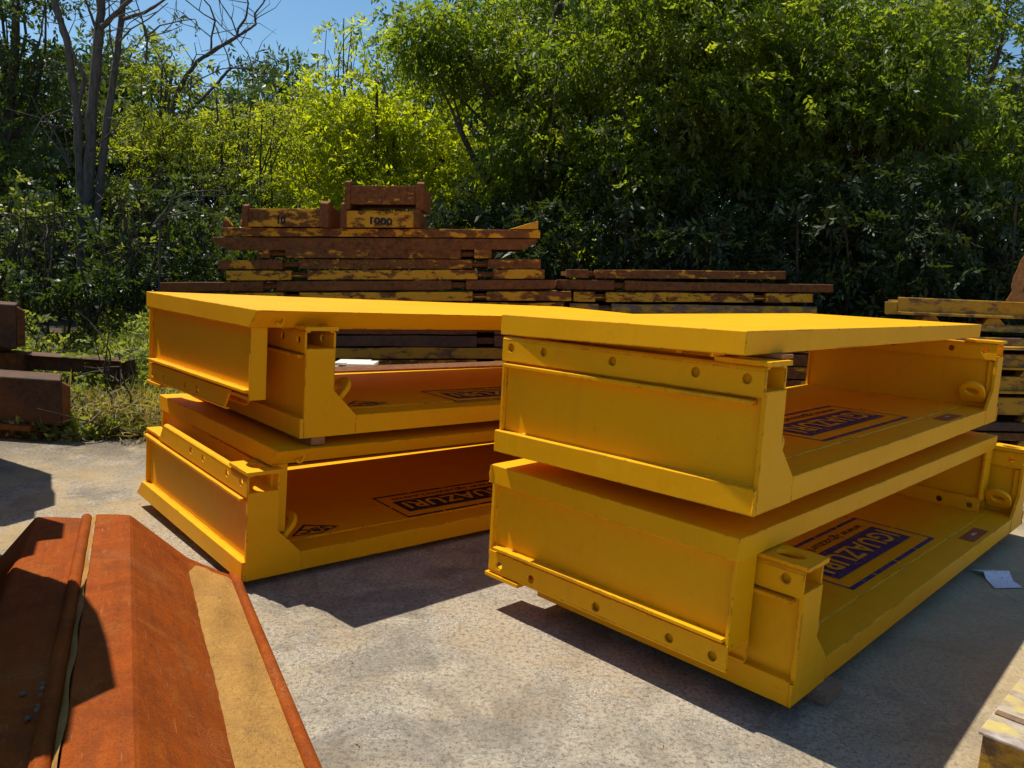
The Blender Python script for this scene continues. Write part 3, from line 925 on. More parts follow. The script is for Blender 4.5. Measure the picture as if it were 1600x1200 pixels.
def plate_piece(name, label, pts, Y, dep, mat):
    o = aty(*pts[0], Y); m = MB()
    m.prism([aty(px, py, Y) - o for px, py in pts], (0, 0, 0), (0, dep, 0))
    ob = m.build(name, mat, None, .006); ob.location = o
    return tag(ob, label, 'steel plate')
plate_piece('bent_plate', 'bent yellow plate lying like a tent on the right end of the panel stack', [(796, 358), (836, 346), (841, 345), (841, 358)], 8.0, .5, M_RUSTY3)
plate_piece('lug_plate', 'pointed orange lug plate on the left end of the panel stack', [(347, 354), (350, 340), (354, 341), (364, 354)], 8.05, .05, M_RUSTY2)
plate_piece('lug_plate', 'small orange lug plate next to the left rusty box', [(374, 354), (375, 343), (379, 345), (384, 354)], 8.05, .05, M_RUSTY2)
# white boards seen through the gap of the left stack
for i, (x0, x1, t0, b0, zb) in enumerate([(521, 572, 562.5, 570, 7.2), (541, 583, 564.5, 573, 7.05), (524, 604, 573, 579, 7.0)]):
    Y = zb
    o = aty(x0, b0, Y); m = MB()
    beam(m, aty(x0, t0 + 4, Y) - o, Vector((0, 0, 0)), aty(x1, t0 + 5, Y) - o, aty(x1, b0 + 1, Y) - o, .30)
    ob = m.build('white_board', M_BOARD, None, .003); ob.location = o
    tag(ob, ['white board at the back of the small pile in the gap', 'thick white board overlapping the pile to the right in the gap', 'lowest long white board of the small pile in the gap'][i], 'board', 'white boards piled behind the left stack')

o = aty(560, 582, 7.0)
block('timber_stack', 'dark timber crate under the white boards behind the left stack', 'crate', MT((o.x, o.y + .22, 0), 0), (.62, .36, o.z), M_GREYWOOD)
# ------------------------------------------------------------------ worn yellow beams at the right
def worn_beam(label, xl, tl, bl, xr, tr, br, mat, ledge=True, feet=(), step=False, Y=7.0, dep=1.1, lip=.05):
    o = aty(xl, bl, Y)
    root = empty('worn_beam', loc=o); tag(root, label, 'steel beam', 'worn yellow beams stacked at the right edge')
    P = lambda px, py, y=0.: aty(px, py, Y) - o + Vector((y * .62, y, 0))
    k = (tr - tl) / (xr - xl)
    m = MB()
    if step:
        beam(m, P(xl + 21, tl), P(xl + 21, bl + .0), P(xr, tr), P(xr, br), .10, 0, .62)
        beam(m, P(xl, tl + 7), P(xl, bl), P(xl + 20.8, tl + 7), P(xl + 20.8, bl), .10, .012, .62)
    else:
        beam(m, P(xl, tl), P(xl, bl), P(xr, tr), P(xr, br), .10, 0, .62)
    m.build('web', mat, root, .008)
    if ledge:
        m = MB(); h = max(3.5, (bl - tl) * .16)
        beam(m, P(xl + (21 if step else 0), bl - h), P(xl + (21 if step else 0), bl), P(xr, br - h), P(xr, br), -.002, -lip, .62)
        m.build('bottom_flange', M_WORN, root, .006)
    m = MB(); beam(m, P(xl + 3, tl + 4, .1), P(xl + 3, bl - 2, .1), P(xr, tr + 4, .1), P(xr, br - 2, .1), dep, 0, .62)
    m.build('back_plate', M_WORN2, root, .006)
    for fx in feet:
        yb = bl + (br - bl) * (fx - xl) / (xr - xl)
        m = MB(); hh = 11
        m.prism([P(fx - 9, yb), P(fx + 9, yb), P(fx + 18, yb + hh), P(fx - 18, yb + hh)], (0, .01, 0), (0, .12, 0))
        m.build('spacer_foot', M_WORN, root, .004)
worn_beam('topmost mustard beam with a stepped end, tallest of the right stack', 1382, 464, 491, 1760, 479, 505, M_WORN, True, (1454, 1554, 1660), True)
worn_beam('thin grey brown beam just under the topmost one at right', 1440, 504, 515, 1760, 515, 526, M_WORN2, False)
worn_beam('broad worn beam with bright yellow sunlit top lip at right', 1440, 524, 541, 1760, 533, 549, M_WORN2, True, (), False, 6.9, 1.1, .16)
worn_beam('grey topped beam with yellow lower edge, fourth down at right', 1446, 551, 575, 1760, 557, 581, M_WORN2, True, (1612, 1500))
worn_beam('scratched mustard beam, fifth down at right', 1446, 586, 612, 1760, 592, 618, M_WORN, True)
worn_beam('plain mustard beam, sixth down at right', 1446, 619, 646, 1760, 625, 652, M_WORN, False, (1615, 1500))
worn_beam('dark grey beam, seventh down at right', 1446, 658, 671, 1760, 664, 678, M_BEAM, False)
worn_beam('red brown rusty beam near the bottom at right', 1446, 674, 686, 1760, 681, 693, M_RUSTY1, False, (1605, 1500))
worn_beam('lowest worn beam on the ground at right', 1446, 698, 742, 1760, 705, 748, M_WORN2, False)

def orange_claw():
    Y = 6.9; o = aty(1572, 470, Y); m = MB()
    poly = [(1571, 470.5), (1576, 463), (1581, 455), (1580, 446), (1583, 434), (1589, 421), (1594, 408), (1602, 396), (1618, 380), (1632, 372), (1640, 385), (1620, 406), (1606, 430), (1600, 446), (1598, 456), (1612, 452), (1640, 450), (1640, 466), (1605, 472)]
    m.prism([aty(a, b, Y) - o for a, b in poly], (0, 0, 0), (.06, .09, 0))
    ob = m.build('rusty_claw', M_ORANGE, None, .006); ob.location = o
    tag(ob, 'curved orange rusty steel claw lying on the topmost mustard beam', 'steel claw')
orange_claw()

def corner_beam():
    Z = .27
    n = at(1536, 1143, Z); fdir = (at(1600, 1062, Z) - n); fdir.z = 0; fdir.normalize()
    sd = Vector((fdir.y, -fdir.x, 0))
    M = Matrix(((sd.x, fdir.x, 0, n.x), (sd.y, fdir.y, 0, n.y), (0, 0, 1, 0), (0, 0, 0, 1)))
    root = empty('worn_beam', M); tag(root, 'worn yellow and white steel beam end with a bolt hole, nearest the camera at lower right', 'steel beam')
    m = MB()
    m.plate(.5, .02, Z - .012, [(.10, .135, .019, .016), (.34, .135, .019, .016)], .014, lambda u, v, q: (u, .004 + q, v))
    m.build('end_plate', M_WORN, root, .003)
    m = MB(); m.box((0, .018, .0), (.5, 1.8, Z - .012)); m.build('body', M_WORN2, root, .006)
    m = MB(); m.box((-.012, -.006, Z - .012), (.512, 1.81, Z)); m.build('top_plate', M_TOPW, root, .004)
    m = MB(); m.box((-.006, .15, Z + .0005), (.512, .185, Z + .006)); m.build('weld_strip', M_WORN2, root, .003)
M_TOPW = mat_rusty('sun_bleached_yellow', .53, lo=(.22, .16, .12), hi=(.56, .48, .41), ycol=(.60, .46, .14), soft=.06, scale=9)
corner_beam()

# ------------------------------------------------------------------ brown rusty beams at left
def brown_beam(label, px0, px1, pt, pb, Y, dep, side=True, Lext=2.5):
    a, b = aty(px1, pt, Y), aty(px1, pb, Y)
    h = a.z - b.z
    root = empty('brown_beam', loc=(b.x, b.y, b.z)); tag(root, label, 'steel beam', 'brown rusty beams at the left edge')
    m = MB()
    m.hexa([(-Lext, 0, 0), (0, 0, 0), (-.55 * dep, dep, 0), (-Lext - .55 * dep, dep, 0)], [(-Lext, 0, h), (0, 0, h), (-.55 * dep, dep, h), (-Lext - .55 * dep, dep, h)])
    m.build('beam', M_BEAM, root, .012)
    m = MB(); m.box((-Lext, -.06, -.05), (-.22, dep + .06, -.002)); m.build('bottom_flange', M_RUST, root, .006)
    m = MB(); m.prism([(.001, .01, .01), (.001, .01, h - .02), (.035, .06, h - .06), (.035, .06, .03)], (0, 0, 0), (-.02, .05, 0)); m.build('end_plate', M_RUST, root, .003)
brown_beam('brown rusty box beam low at the left edge, lit at its end', 0, 96, 594, 666, 6.3, .34)
brown_beam('brown rusty box beam standing higher at the far left edge', 0, 26, 476, 545, 7.2, .3)
o = aty(200, 566, 7.4); m = MB(); m.box((-3.6, 0, -.13), (0, .16, 0)); m.box((-3.6, -.05, .002), (0, .2, .014))
ob = m.build('long_beam', M_BEAM, None, .006); ob.location = o
tag(ob, 'long thin brown rusty beam lying among the weeds behind the box beam', 'steel beam')
for k, (x, y, z, yw) in enumerate([(at(20, 690).x, 6.45, aty(96, 666, 6.3).z - .052, 0), (-5.1, 7.35, aty(26, 545, 7.2).z - .052, 0), (-5.6, 7.48, aty(200, 566, 7.4).z - .131, 0)]):
    block('bearer', ['dark bearer under the low brown box beam', 'dark bearer under the higher brown box beam', 'dark bearer under the long thin beam'][k], 'bearer', MT((x - (.95 if k == 0 else .2), y, 0), yw), (2.2 if k == 0 else 1.4, .25, max(.04, z)), M_RUST)

# ------------------------------------------------------------------ added stand-ins for unseen stacked frames at left, outlined by the shadows they throw
def side_stack(poly, where, H=2.2, n=4):
    cx = sum(p[0] for p in poly) / len(poly); cy = sum(p[1] for p in poly) / len(poly)
    h = H / n
    poly = [(x + .09, y - .085) for x, y in poly]; cx += .09; cy -= .085        # just outside the frame
    for i in range(n):
        k = 1 if i == n - 1 else .985 - .01 * (i % 2)
        m = MB()
        m.prism([((x - cx) * k, (y - cy) * k, 0) for x, y in poly], (0, 0, 0), (0, 0, h - .012))
        o = m.build('steel_pallet', M_RUSTY1, None, .008)
        o.location = (cx, cy, .001 + i * h)
        tag(o, '%s rusty steel pallet in the stack %s' % (['bottom', 'second', 'third', 'topmost'][i], where), 'steel pallet', 'rusty steel pallets stacked left of the view')
side_stack([(-2.58, 3.18), (-2.34, 3.26), (-2.28, 3.15), (-2.13, 2.97), (-1.98, 2.75), (-1.80, 2.46), (-1.85, 2.35), (-1.77, 2.19), (-1.79, 2.12), (-3.4, 1.6), (-4.2, 2.7)], 'nearest the camera, left of the view')
side_stack([(-2.95, 4.15), (-2.81, 3.90), (-2.89, 3.85), (-2.78, 3.65), (-2.80, 3.62), (-2.84, 3.45), (-3.9, 3.3), (-4.6, 4.1)], 'in the middle, left of the view')
side_stack([(-4.33, 5.99), (-4.17, 5.98), (-3.98, 5.66), (-3.9, 5.56), (-3.76, 5.32), (-3.8, 5.18), (-3.73, 5.07), (-3.80, 4.9), (-4.9, 4.6), (-5.8, 5.6)], 'farthest back, left of the view')

# ------------------------------------------------------------------ vegetation
def unit(v): return v / np.maximum(1e-9, np.linalg.norm(v, axis=-1, keepdims=True))
def leaves(name, pos, size, mat, parent=None, wid=.32, spray=7, spread=.9, droop=.35, jit=.25, tint=None, out=None, outw=.6):
    """pos (N,3) spray origins; each spray carries leaflets along a short stalk; every leaflet is one folded face pair"""
    N = len(pos)
    d = rng.normal(size=(N, 3))
    if out is not None: d = d * (1 - outw) + unit(out) * outw * 1.4
    d[:, 2] -= droop
    d = unit(d)
    r = unit(np.cross(d, rng.normal(size=(N, 3))))
    sz = size * rng.uniform(.7, 1.3, N)
    t = np.linspace(.0, 1.0, spray)
    side = np.where(np.arange(spray) % 2 == 0, 1., -1.); side[-1] = 0
    stalk = sz * spread * spray * .28
    base = pos[:, None] + d[:, None] * (t[None, :, None] * stalk[:, None, None])
    base[..., 2] -= (t[None] ** 2) * stalk[:, None] * .25
    l = unit(d[:, None] * .75 + r[:, None] * side[None, :, None] * .8 + rng.normal(size=(N, spray, 3)) * jit + np.array([0, 0, -.25]))
    nrm = np.cross(d, r)[:, None] + rng.normal(size=(N, spray, 3)) * .45
    w = unit(np.cross(l, nrm))
    L = sz[:, None, None] * rng.uniform(.75, 1.2, (N, spray, 1))
    nn = np.cross(w, l)
    v0 = base; v2 = base + l * L - nn * L * .12
    m = base + l * L * .45 + nn * L * .06
    v1 = m + w * L * wid * .5; v3 = m - w * L * wid * .5
    V = np.stack([v0, v1, v2, v3], 2).reshape(-1, 3)
    nf = N * spray
    me = bpy.data.meshes.new(name)
    me.vertices.add(nf * 4); me.loops.add(nf * 4); me.polygons.add(nf)
    me.vertices.foreach_set('co', V.astype(np.float32).ravel())
    me.loops.foreach_set('vertex_index', np.arange(nf * 4, dtype=np.int32))
    me.polygons.foreach_set('loop_start', np.arange(0, nf * 4, 4, dtype=np.int32))
    me.polygons.foreach_set('loop_total', np.full(nf, 4, np.int32))
    at_ = me.attributes.new('tint', 'FLOAT', 'FACE')
    tv = rng.uniform(0, 1, (N, 1)) * .6 + rng.uniform(0, 1, (N, spray)) * .4
    if tint is not None: tv = np.clip(tv * .55 + tint[:, None] * .45, 0, 1)
    at_.data.foreach_set('value', tv.astype(np.float32).ravel())
    me.update()
    me.materials.append(mat)
    o = bpy.data.objects.new(name, me); COL.objects.link(o)
    if parent: o.parent = parent
    return o
def clusters(blobs, density, cr=(.35, .7), shell=.55):
    """cluster centres inside a list of ellipsoids (c, r); returns centres, radii, outward"""
    C, Rr, O = [], [], []
    for c, r in blobs:
        n = max(3, int(density * r[0] * r[1] * r[2] ** .5))
        d = unit(rng.normal(size=(n, 3)))
        rad = rng.uniform(shell ** 3, 1, n) ** (1 / 3)
        p = np.array(c) + d * rad[:, None] * np.array(r)
        C.append(p); Rr.append(rng.uniform(cr[0], cr[1], n)); O.append(d)
    return np.concatenate(C), np.concatenate(Rr), np.concatenate(O)
def spray_points(C, Rr, O, per):
    pos, out, tint = [], [], []
    for c, r, o in zip(C, Rr, O):
        n = int(per * (r / .5) ** 2) + 1
        q = rng.normal(size=(n, 3)) * np.array([.52, .52, .22]) * r
        pos.append(c + q); out.append(q + o * .3); tint.append(np.full(n, rng.uniform(0, 1)))
    return np.concatenate(pos), np.concatenate(out), np.concatenate(tint)
def limb(mb, a, b, r0, r1, wob=.12, n=7, seg=6):
    a, b = np.array(a, float), np.array(b, float)
    L = np.linalg.norm(b - a)
    pts = []
    off = rng.normal(size=3) * wob * L; off2 = rng.normal(size=3) * wob * .5 * L
    for i in range(n + 1):
        f = i / n
        pts.append(a + (b - a) * f + off * math.sin(math.pi * f) * .5 + off2 * math.sin(2 * math.pi * f) * .5)
    mb.tube([Vector(p) for p in pts], [r0 + (r1 - r0) * (i / n) for i in range(n + 1)], seg)
    return pts
def tree(name, label, cat, base, blobs, density, per, leaf, mats, trunk_r, cr=(.35, .7), wid=.3, spray=7, droop=.35, group=None, stems=1, top=None, nl=40, keep=None, shell=.55, trunk_mat=None):
    base = np.array(base, float)
    root = empty(name, loc=Vector(base)); tag(root, label, cat, group)
    C, Rr, O = clusters(blobs, density, cr, shell)
    ok = C[:, 2] > .15
    if keep is not None: ok &= keep(C)
    C, Rr, O = C[ok], Rr[ok], O[ok]
    P, out, tint = spray_points(C, Rr, O, per)
    ok = P[:, 2] > .02
    P, out, tint = P[ok], out[ok], tint[ok]
    leaves('crown', P - base, leaf, mats[0], root, wid, spray, .9, droop, .25, tint, out, .35)
    m = MB()
    ctr = np.mean([b[0] for b in blobs], 0); hi = max(b[0][2] + b[1][2] * .5 for b in blobs)
    tops = []
    for s in range(stems):
        tp = np.array([ctr[0] + rng.normal() * .3, ctr[1] + rng.normal() * .3, hi]) if top is None else np.array(top, float) + rng.normal(size=3) * .3 * (s > 0)
        b0 = np.array([rng.normal() * .15 * (stems > 1), rng.normal() * .1 * (stems > 1), -.05])
        tops.append(limb(m, b0, tp - base, trunk_r * (1 if s == 0 else .7), trunk_r * .25, .05, 10, 9))
    idx = rng.permutation(len(C))[:nl]
    for i in idx:
        st = tops[i % len(tops)]
        tgt = C[i] - base
        hz = tgt[2] * rng.uniform(.35, .75)
        k = int(np.argmin([abs(p[2] - hz) for p in st])); k = max(1, min(k, len(st) - 2))
        f = 1 - k / len(st)
        pp = limb(m, st[k], tgt, trunk_r * .38 * f + .010, .006, .10, 6, 5)
        for q in range(2):
            j = rng.integers(2, 6)
            limb(m, pp[j], np.array(pp[j]) + rng.normal(size=3) * .35 + np.array([0, 0, .05]), .009, .003, .1, 3, 4)
    m.build('trunk', trunk_mat or M_BARK, root, fixn=False)
    return root

M_BARK = mat_bark('dark_bark', (.045, .035, .026), (.13, .105, .08))
M_BARKG = mat_bark('grey_bark', (.045, .039, .034), (.15, .135, .118))
ML_ASH = mat_leaf('ash_leaf', [(0, (.034, .056, .009)), (.5, (.075, .108, .016)), (1, (.20, .225, .030))], .58, .36, 2.3)
ML_BRIGHT = mat_leaf('bright_leaf', [(0, (.12, .155, .012)), (.5, (.19, .22, .014)), (1, (.27, .28, .02))], .6, .5, 2.2)
ML_OLIVE = mat_leaf('olive_leaf', [(0, (.08, .105, .013)), (.5, (.14, .165, .022)), (1, (.21, .225, .045))], .55, .5, 2.0)
ML_SHRUB = mat_leaf('shrub_leaf', [(0, (.03, .05, .012)), (.6, (.06, .09, .022)), (1, (.11, .15, .04))], .34, .36, 1.6)
ML_DARK = mat_leaf('evergreen_leaf', [(0, (.02, .036, .010)), (.6, (.04, .06, .016)), (1, (.08, .10, .03))], .3, .38, 1.4)
ML_WEED = mat_leaf('weed_leaf', [(0, (.10, .135, .035)), (.5, (.18, .215, .07)), (1, (.32, .32, .15))], .5, .5, 1.4)
ML_STRAW = mat_leaf('dry_grass', [(0, (.24, .18, .08)), (1, (.48, .39, .19))], .4, .6, 1.)

def wp(px, py, y): return np.array(aty(px, py, y))
def blob(px, py, y, rx, rz, ry=None):
    """ellipsoid centred at a pixel, radii given in pixels across and up"""
    k = y / CAM_F
    return (wp(px, py, y), (rx * k, (ry if ry else .8 * (rx + rz) / 2 * k), rz * k))
def bx(px, y): return (wp(px, 600, y)[0], y, 0)

GA = 'leafy ash trees behind the yard on the right'
# --- the big ash trees
tree('ash_tree', 'large ash tree whose sunlit left edge meets the open sky at the top centre', 'tree', bx(800, 12.6),
     [blob(765, 60, 12.4, 125, 100), blob(860, -70, 14.6, 120, 70), blob(800, 190, 12.2, 105, 85), blob(890, 130, 12.0, 110, 110), blob(880, 290, 12.3, 100, 80), blob(718, 15, 12.4, 62, 60), blob(800, 350, 12.8, 90, 55)],
     11, 74, .085, [ML_ASH], .17, (.40, .82), .42, 9, .5, GA, 1, None, 34, None, .5)
tree('ash_tree', 'tall ash tree with a straight dark trunk behind the middle of the deck slab', 'tree', bx(1068, 12.0),
     [blob(1010, 90, 11.4, 140, 110), blob(1120, 40, 12.2, 150, 120), blob(1030, -80, 14.2, 110, 60), blob(1060, 220, 11.2, 125, 80), blob(960, 240, 11.6, 90, 90), blob(1170, 190, 11.4, 110, 90)],
     11, 74, .085, [ML_ASH], .20, (.40, .82), .42, 9, .5, GA, 1, (bx(1068, 12)[0] + .2, 12.0, 7.5), 34, None, .5)
tree('ash_tree', 'dense ash tree with sunlit spray in front of the dark thicket at right of centre', 'tree', bx(1290, 12.2),
     [blob(1290, 70, 11.6, 150, 110), blob(1260, -80, 14.4, 110, 60), blob(1320, 210, 11.2, 140, 95), blob(1200, 280, 11.6, 100, 80), blob(1400, 130, 11.8, 95, 90)],
     11, 74, .085, [ML_ASH], .19, (.40, .82), .42, 9, .5, GA, 1, None, 32, None, .5)
tree('ash_tree', 'ash tree at the far right edge with small gaps of blue sky in its crown', 'tree', bx(1560, 11.8),
     [blob(1490, 200, 11.4, 110, 100), blob(1600, 230, 11.2, 120, 110), blob(1460, 30, 12.0, 60, 70), blob(1620, -30, 11.8, 90, 80), blob(1520, -120, 13.6, 100, 40), blob(1640, 110, 11.5, 70, 80)],
     10, 68, .085, [ML_ASH], .17, (.40, .8), .42, 9, .5, GA, 1, None, 28, None, .5)
GU = 'dark evergreen bushes under the ash trees'
for k, (px, py, y, rx, rz, lab) in enumerate([
        (760, 400, 11.4, 110, 95, 'dark bush directly behind the tall end of the rusty stack'),
        (930, 380, 11.0, 110, 100, 'dark bush behind the low rusty stack, nearest its left end'),
        (1090, 390, 10.8, 120, 110, 'dark bush around the foot of the straight dark ash trunk'),
        (1260, 390, 10.6, 125, 120, 'dark bush behind the right end of the low rusty stack'),
        (1420, 380, 10.4, 120, 120, 'dark bush above the stepped end of the mustard beams'),
        (1580, 380, 10.4, 120, 120, 'dark bush behind the curved orange claw'),
        (1140, 400, 14.0, 190, 90, 'broad dark bush filling the gap far behind the low rusty stack'),
        (1400, 400, 14.0, 190, 90, 'broad dark bush far behind the mustard beams')]):
    tree('evergreen_bush', lab, 'bush', bx(px, y), [blob(px, py, y, rx, rz), blob(px + 30, py + 120, y, rx, 70)], 24, 36, .11, [ML_DARK], .05, (.3, .6), .36, 7, .2, GU, 3, None, 8, None, .45)
# --- centre: backlit bright tree and olive shrubs
tree('willow_tree', 'bright yellow green backlit tree behind the rusty boxes', 'tree', bx(590, 14.5),
     [blob(560, 215, 14.4, 110, 95), blob(655, 200, 14.6, 90, 85), blob(480, 250, 14.2, 80, 80), blob(600, 320, 14.2, 120, 60), blob(700, 290, 14.4, 70, 70), blob(520, 340, 14, 100, 50)],
     18, 46, .095, [ML_BRIGHT], .08, (.35, .65), .42, 7, .15, None, 3, None, 30, None, .35)
tree('young_ash', 'thin young tree with feathery top rising against the sky above the bright tree', 'tree', bx(540, 15),
     [blob(520, 60, 15, 22, 30), blob(548, 85, 15, 24, 30), blob(530, 120, 15, 30, 25), blob(556, 40, 15, 10, 14)], 30, 9, .13, [ML_BRIGHT], .035, (.2, .35), .28, 7, .1, None, 2, None, 10, None, .2)
tree('young_ash', 'second thin sapling against the sky, closer to the big ash', 'tree', bx(590, 14.8),
     [blob(580, 75, 14.8, 20, 26), blob(602, 50, 14.8, 14, 18), blob(590, 115, 14.8, 18, 24)], 30, 9, .13, [ML_BRIGHT], .03, (.2, .35), .28, 7, .1, None, 1, None, 8, None, .2)
GO = 'olive green bushes left of centre'
tree('olive_bush', 'tall olive green bush right behind the bare grey trunks', 'bush', bx(235, 12.8), [blob(235, 160, 12.8, 75, 95), blob(215, 260, 12.4, 70, 80), blob(285, 250, 12.6, 80, 85)], 22, 40, .085, [ML_OLIVE], .05, (.3, .55), .30, 7, .0, GO, 4, None, 24, None, .35)
tree('olive_bush', 'olive green bush left of the rusty boxes, in front of the bright tree', 'bush', bx(390, 12.4), [blob(380, 225, 12.4, 85, 75), blob(440, 210, 12.8, 70, 70), blob(380, 320, 12.0, 95, 55), blob(320, 200, 12.8, 55, 60)], 22, 40, .085, [ML_OLIVE], .05, (.3, .55), .30, 7, .0, GO, 4, None, 24, None, .35)
tree('far_tree', 'distant grey green tree top against the sky beside the bright tree', 'tree', bx(445, 30), [blob(445, 112, 30, 32, 26), blob(425, 135, 30, 35, 25), blob(470, 140, 30, 30, 22)], 5, 22, .22, [ML_SHRUB], .2, (.5, .9), .3, 7, .1, None, 1, None, 10)
# --- left: dark tree and bushes
tree('broadleaf_tree', 'dark broadleaf tree at the far left edge behind the bare trunks', 'tree', bx(10, 12.6),
     [blob(30, 60, 12.4, 95, 90), blob(-60, 150, 12.2, 120, 110), blob(40, 200, 12.2, 95, 90), blob(0, -60, 12.6, 130, 70), blob(60, 300, 12, 100, 60), blob(115, 120, 12.8, 30, 60)], 14, 30, .10, [ML_SHRUB], .14, (.35, .65), .42, 7, .2, None, 1, None, 26, None, .45)
GS = 'glossy dark green bushes along the left side'
for px, py, y, rx, rz, lab in [(40, 395, 9.6, 90, 85, 'glossy dark bush nearest the left edge, with pale young tips on top'),
                               (150, 420, 9.5, 85, 85, 'glossy dark bush in front of the bare grey trunks'),
                               (255, 400, 9.8, 80, 90, 'glossy dark bush just left of the rusty panel stack'),
                               (330, 360, 10.8, 80, 60, 'dark bush behind the left end of the rusty panel stack'),
                               (-60, 420, 9.6, 80, 120, 'dark bush half cut off by the left edge')]:
    tree('glossy_bush', lab, 'bush', bx(px, y), [blob(px, py, y, rx, rz), blob(px + 10, py + 45, y - .1, rx, 50), blob(px - 20, py - 50, y + .1, rx * .6, 50)], 34, 44, .062, [ML_SHRUB], .03, (.22, .45), .55, 7, .0, GS, 4, None, 9, None, .6)
for px, py, lab in [(30, 310, 'upright pale green sapling at the left edge above the glossy bushes'), (66, 325, 'second upright pale sapling, left of the bare trunks'), (205, 340, 'pale leafed sapling at the foot of the bare trunks')]:
    tree('sapling', lab, 'sapling', bx(px, 9.4), [blob(px, py, 9.4, 16, 42), blob(px + 12, py + 40, 9.4, 26, 30)], 60, 10, .07, [ML_WEED], .02, (.14, .24), .46, 6, -.3, 'pale saplings among the left bushes', 2, None, 8, None, .2)

for px, py, y, rx, rz, lab in [(165, 580, 7.3, 70, 55, 'bright leafy bramble bush between the brown beams and the left yellow stack'), (120, 640, 6.75, 45, 40, 'low bramble bush touching the end of the brown box beam'), (215, 640, 6.9, 50, 45, 'low bramble bush beside the lower left yellow frame'), (60, 545, 8.2, 80, 45, 'spreading bramble bush above the long thin brown beam')]:
    tree('bramble_bush', lab, 'bush', bx(px, y), [blob(px, py, y, rx, rz)], 60, 40, .055, [ML_WEED], .012, (.16, .30), .55, 6, -.1, 'pale bramble bushes at the left', 3, None, 8, None, .4)
# --- wood closing the view behind
def far_wood():
    P, O, T = [], [], []
    for i in range(1100):
        px = rng.uniform(-500, 2100); y = rng.uniform(16.5, 21)
        lim = 130 if 240 < px < 640 else (60 if px <= 240 else -40)
        if 640 <= px < 700: lim = 60
        py = rng.uniform(lim + 40, 560)
        if 1490 < px < 1620 and py < 150: continue
        c = wp(px, py, y)
        if c[2] < .2: continue
        n = 55; r = rng.uniform(.6, 1.1)
        q = rng.normal(size=(n, 3)) * np.array([.55, .4, .4]) * r
        P.append(c + q); O.append(q); T.append(np.full(n, rng.uniform(0, 1)))
    P, O, T = map(np.concatenate, (P, O, T)); ok = P[:, 2] > .05
    o = leaves('background_wood', P[ok], .16, ML_SHRUB, None, .34, 8, .9, .2, .25, T[ok], O[ok], .35)
    tag(o, 'dense green wood closing the view behind the yard', 'wood', kind='stuff')
far_wood()

# --- bare trunks
def bare_tree(name, label, Y, lines, cat='tree', parts=('trunk', 'branch')):
    o = Vector(wp(*lines[0][0][0], Y)); base = Vector((o.x, Y, 0))
    root = empty(name, loc=base); tag(root, label, cat)
    for k, (pts, r0, r1, dy) in enumerate(lines):
        m = MB()
        n = len(pts)
        P = []
        for i, (px, py) in enumerate(pts):
            P.append(Vector(wp(px, py, Y + dy * i / max(1, n - 1))) - base)
        # subdivide with a little wobble
        Q, Rr = [], []
        for i in range(n - 1):
            for j in range(4):
                f = (i + j / 4) / (n - 1)
                p = P[i].lerp(P[i + 1], j / 4)
                Q.append(p + Vector(rng.normal(size=3) * .07 * (r0 + (r1 - r0) * f))); Rr.append(r0 + (r1 - r0) * f)
        Q.append(P[-1]); Rr.append(r1)
        if k == 0 and Q[0].z > 0: Q.insert(0, Vector((Q[0].x, Q[0].y, -.05))); Rr.insert(0, r0 * 1.25)
        Rr = [r * rng.uniform(.86, 1.14) for r in Rr]
        m.tube(Q, Rr, 9 if r0 > .04 else 5)
        if name == 'bare_tree' or name == 'dead_tree':              # fine broken twigs
            for _ in range(4 if r0 > .04 else 2):
                q = Q[rng.integers(len(Q) // 3, len(Q))]; d = rng.normal(size=3) * np.array([1, .6, .7]) + np.array([0, 0, .35])
                d = d / np.linalg.norm(d) * rng.uniform(.25, .8)
                p1 = np.array(q) + d * .5 + rng.normal(size=3) * .05
                m.tube([q, Vector(p1), Vector(np.array(q) + d + rng.normal(size=3) * .08)], [.008, .005, .002], 4, False)
        m.build(parts[0] if r0 > .055 else parts[1], M_BARKG, root, fixn=False)
    return root
bare_tree('bare_tree', 'bare grey tree with three tall stems and few twigs at upper left', 10.4, [
    ([(128, 345), (124, 260), (122, 190), (112, 110), (104, 60), (88, 15), (70, -40)], .058, .038, .0),
    ([(136, 345), (141, 230), (146, 150), (152, 80), (158, 20), (160, -60)], .07, .052, .1),
    ([(150, 345), (160, 250), (172, 160), (184, 80), (192, 10), (196, -50)], .05, .037, .3),
    ([(120, 175), (133, 120), (120, 95), (104, 60)], .03, .02, 0),
    ([(160, 42), (180, 22), (203, 0), (225, -30)], .035, .022, -.2), ([(193, 30), (225, 20), (245, 8), (270, -10)], .026, .012, -.2),
    ([(150, 45), (140, 18), (132, -5)], .02, .012, 0), ([(186, 66), (205, 45), (232, 30), (262, 5)], .012, .006, 0), ([(180, 100), (172, 60), (170, 0)], .014, .008, 0),
    ([(232, 55), (250, 40), (285, 32), (305, 30), (312, 48)], .012, .004, 0), ([(228, 60), (222, 30), (212, 0)], .012, .006, 0), ([(230, 58), (262, 50), (285, 40)], .009, .004, 0), ([(228, 100), (230, 60), (226, 40)], .014, .012, 0),
    ([(110, 262), (90, 215), (75, 190), (60, 175), (50, 150)], .016, .006, -.3), ([(108, 250), (100, 200), (95, 160)], .011, .005, -.3), ([(135, 240), (160, 220), (180, 200), (195, 175)], .014, .005, -.4),
    ([(138, 310), (165, 292), (200, 282), (245, 278)], .014, .005, -.6), ([(135, 320), (150, 300), (158, 275)], .012, .006, -.5), ([(112, 255), (92, 232), (70, 205)], .009, .004, -.3)])
